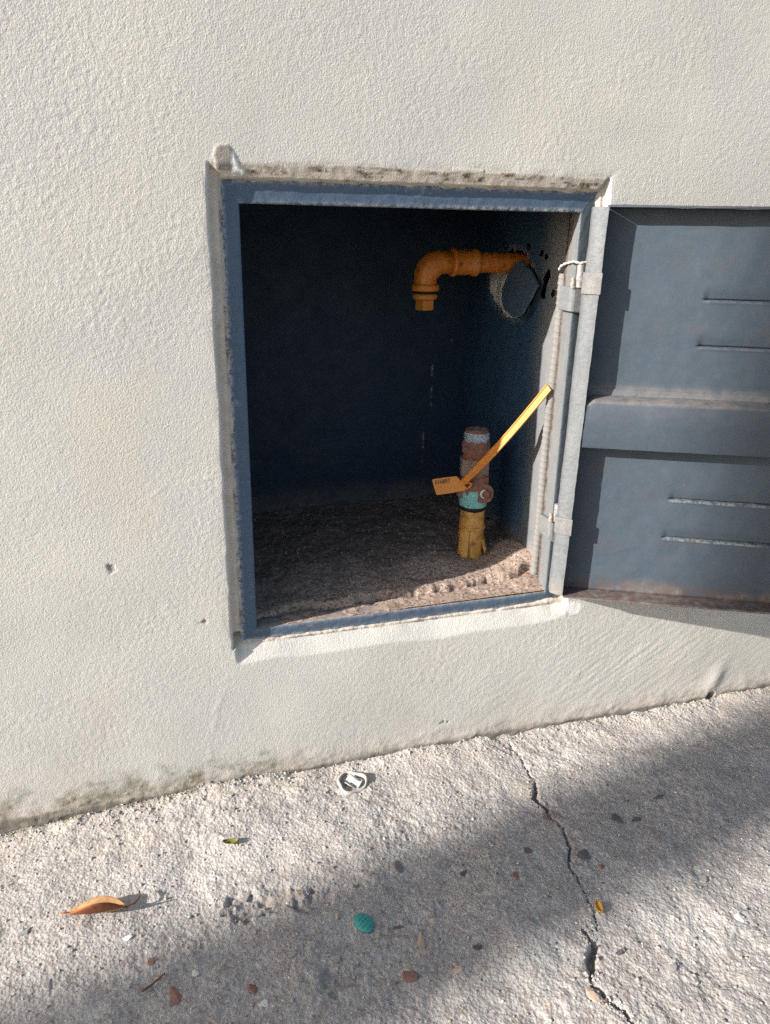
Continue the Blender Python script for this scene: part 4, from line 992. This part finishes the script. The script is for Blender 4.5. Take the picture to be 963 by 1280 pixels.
# white crushed ring
def ring():
    c = onz(440, 981); z = gz(c[0], c[1]); root = empty('plastic_ring', (c[0], c[1], z), 'crushed white plastic ring lying near the foot of the wall', 'ring')
    P = []; N = 40
    for i in range(N+1):
        a = 2*math.pi*i/N; r = 0.0155*(1+0.10*math.cos(a*3+0.6)+0.05*math.sin(a*5))
        P.append((c[0]+r*1.05*math.cos(a), c[1]+r*1.15*math.sin(a), z+0.004+0.0015*math.sin(2*a+1)))
    V = []; m = 8
    for i in range(N):
        a = 2*math.pi*i/N; p = np.array(P[i]); o_ = np.array([math.cos(a), math.sin(a), 0])
        for (u, h) in ((0.0016, -0.004), (0.0018, -0.001), (0.0014, 0.0002), (0.0, 0.0006), (-0.0014, 0.0002), (-0.0016, -0.001), (-0.0012, -0.004), (0, -0.005)):
            V.append(p+o_*u*(1+0.2*math.sin(3*a))+np.array([0, 0, h]))
    f = [(i*m+j, i*m+(j+1) % m, ((i+1) % N)*m+(j+1) % m, ((i+1) % N)*m+j) for i in range(N) for j in range(m)]
    o = mesh_obj('rim', V, f, 'whiteplastic', None, True); fix_normals(o); adopt(o, root)
    V = []; n, k = 14, 10
    for i in range(n+1):
        t = i/n*2-1
        for j in range(k+1):
            s_ = j/k*2-1; q = 0.0105*math.sqrt(max(0, 1-t*t))
            V.append((c[0]+0.002+0.0105*t, c[1]+q*s_, z+0.0022+0.0022*math.sin(4*t+2*s_)+0.0012*abs(s_)))
    o = mesh_obj('liner', V, grid_faces(n+1, k+1), 'whiteplastic', None, True); sl = o.modifiers.new('thick', 'SOLIDIFY'); sl.thickness = 0.0008; adopt(o, root)
ring()
def teal():
    c = onz(455, 1154); z = gz(c[0], c[1]); V = []; n, k = 18, 44
    ca, sa = math.cos(0.25), math.sin(0.25)
    for i in range(n+1):
        r = i/n
        for j in range(k):
            a = 2*math.pi*j/k; x, y = 0.0090*r*math.cos(a), 0.0115*r*math.sin(a)*(1+0.12*(math.sin(a) < 0)*abs(math.sin(a))**6)
            h = 0.0036*math.sqrt(max(0, 1-r*r*0.97))+0.00055*math.sin((y-0.35*x)/0.0115*17)*(1-r**4)
            V.append((c[0]+x*ca-y*sa, c[1]+x*sa+y*ca, z+0.0005+h))
    f = [(i*k+j, i*k+(j+1) % k, (i+1)*k+(j+1) % k, (i+1)*k+j) for i in range(n) for j in range(k)]
    f.append(tuple(range(n*k, (n+1)*k)))
    o = mesh_obj('teal_shell', V, f, 'tealplastic', None, True); fix_normals(o)
    tag(o, 'round ribbed teal plastic disc lying on the shaded pavement', 'plastic disc')
teal()
a, b = onz(178, 1243), onz(206, 1220)
pts = [a+(b-a)*t+np.array([0.001*math.sin(t*7), 0.001*math.cos(t*5), 0]) for t in np.linspace(0, 1, 12)]
for p in pts: p[2] = max(gz(a[0], a[1]), gz(b[0], b[1]), gz(p[0], p[1]))+0.002
tag(tube('twig', pts, np.linspace(0.0013, 0.0007, 12), 'twig', None, 7), 'thin reddish twig on the shaded pavement near the red chip', 'twig')

# ------------------------------------------------------------------ street pole beyond the left edge: its shadow is the broad band on the pavement
mid = np.array([0.20, -0.145]); dist = 7.4
pc = mid-dist*np.array([math.cos(SUN_AZ+0.012), math.sin(SUN_AZ+0.012)])
po = lathe('utility_pole', (pc[0], pc[1], GZ-0.05), [(0.105, 0), (0.102, 0.1), (0.094, 2.2), (0.088, 4.0), (0.078, 7.5), (0.06, 7.55)], 'pole', None, 32, 0.0)
tag(po, 'round grey concrete street pole whose shadow crosses the pavement', 'pole')
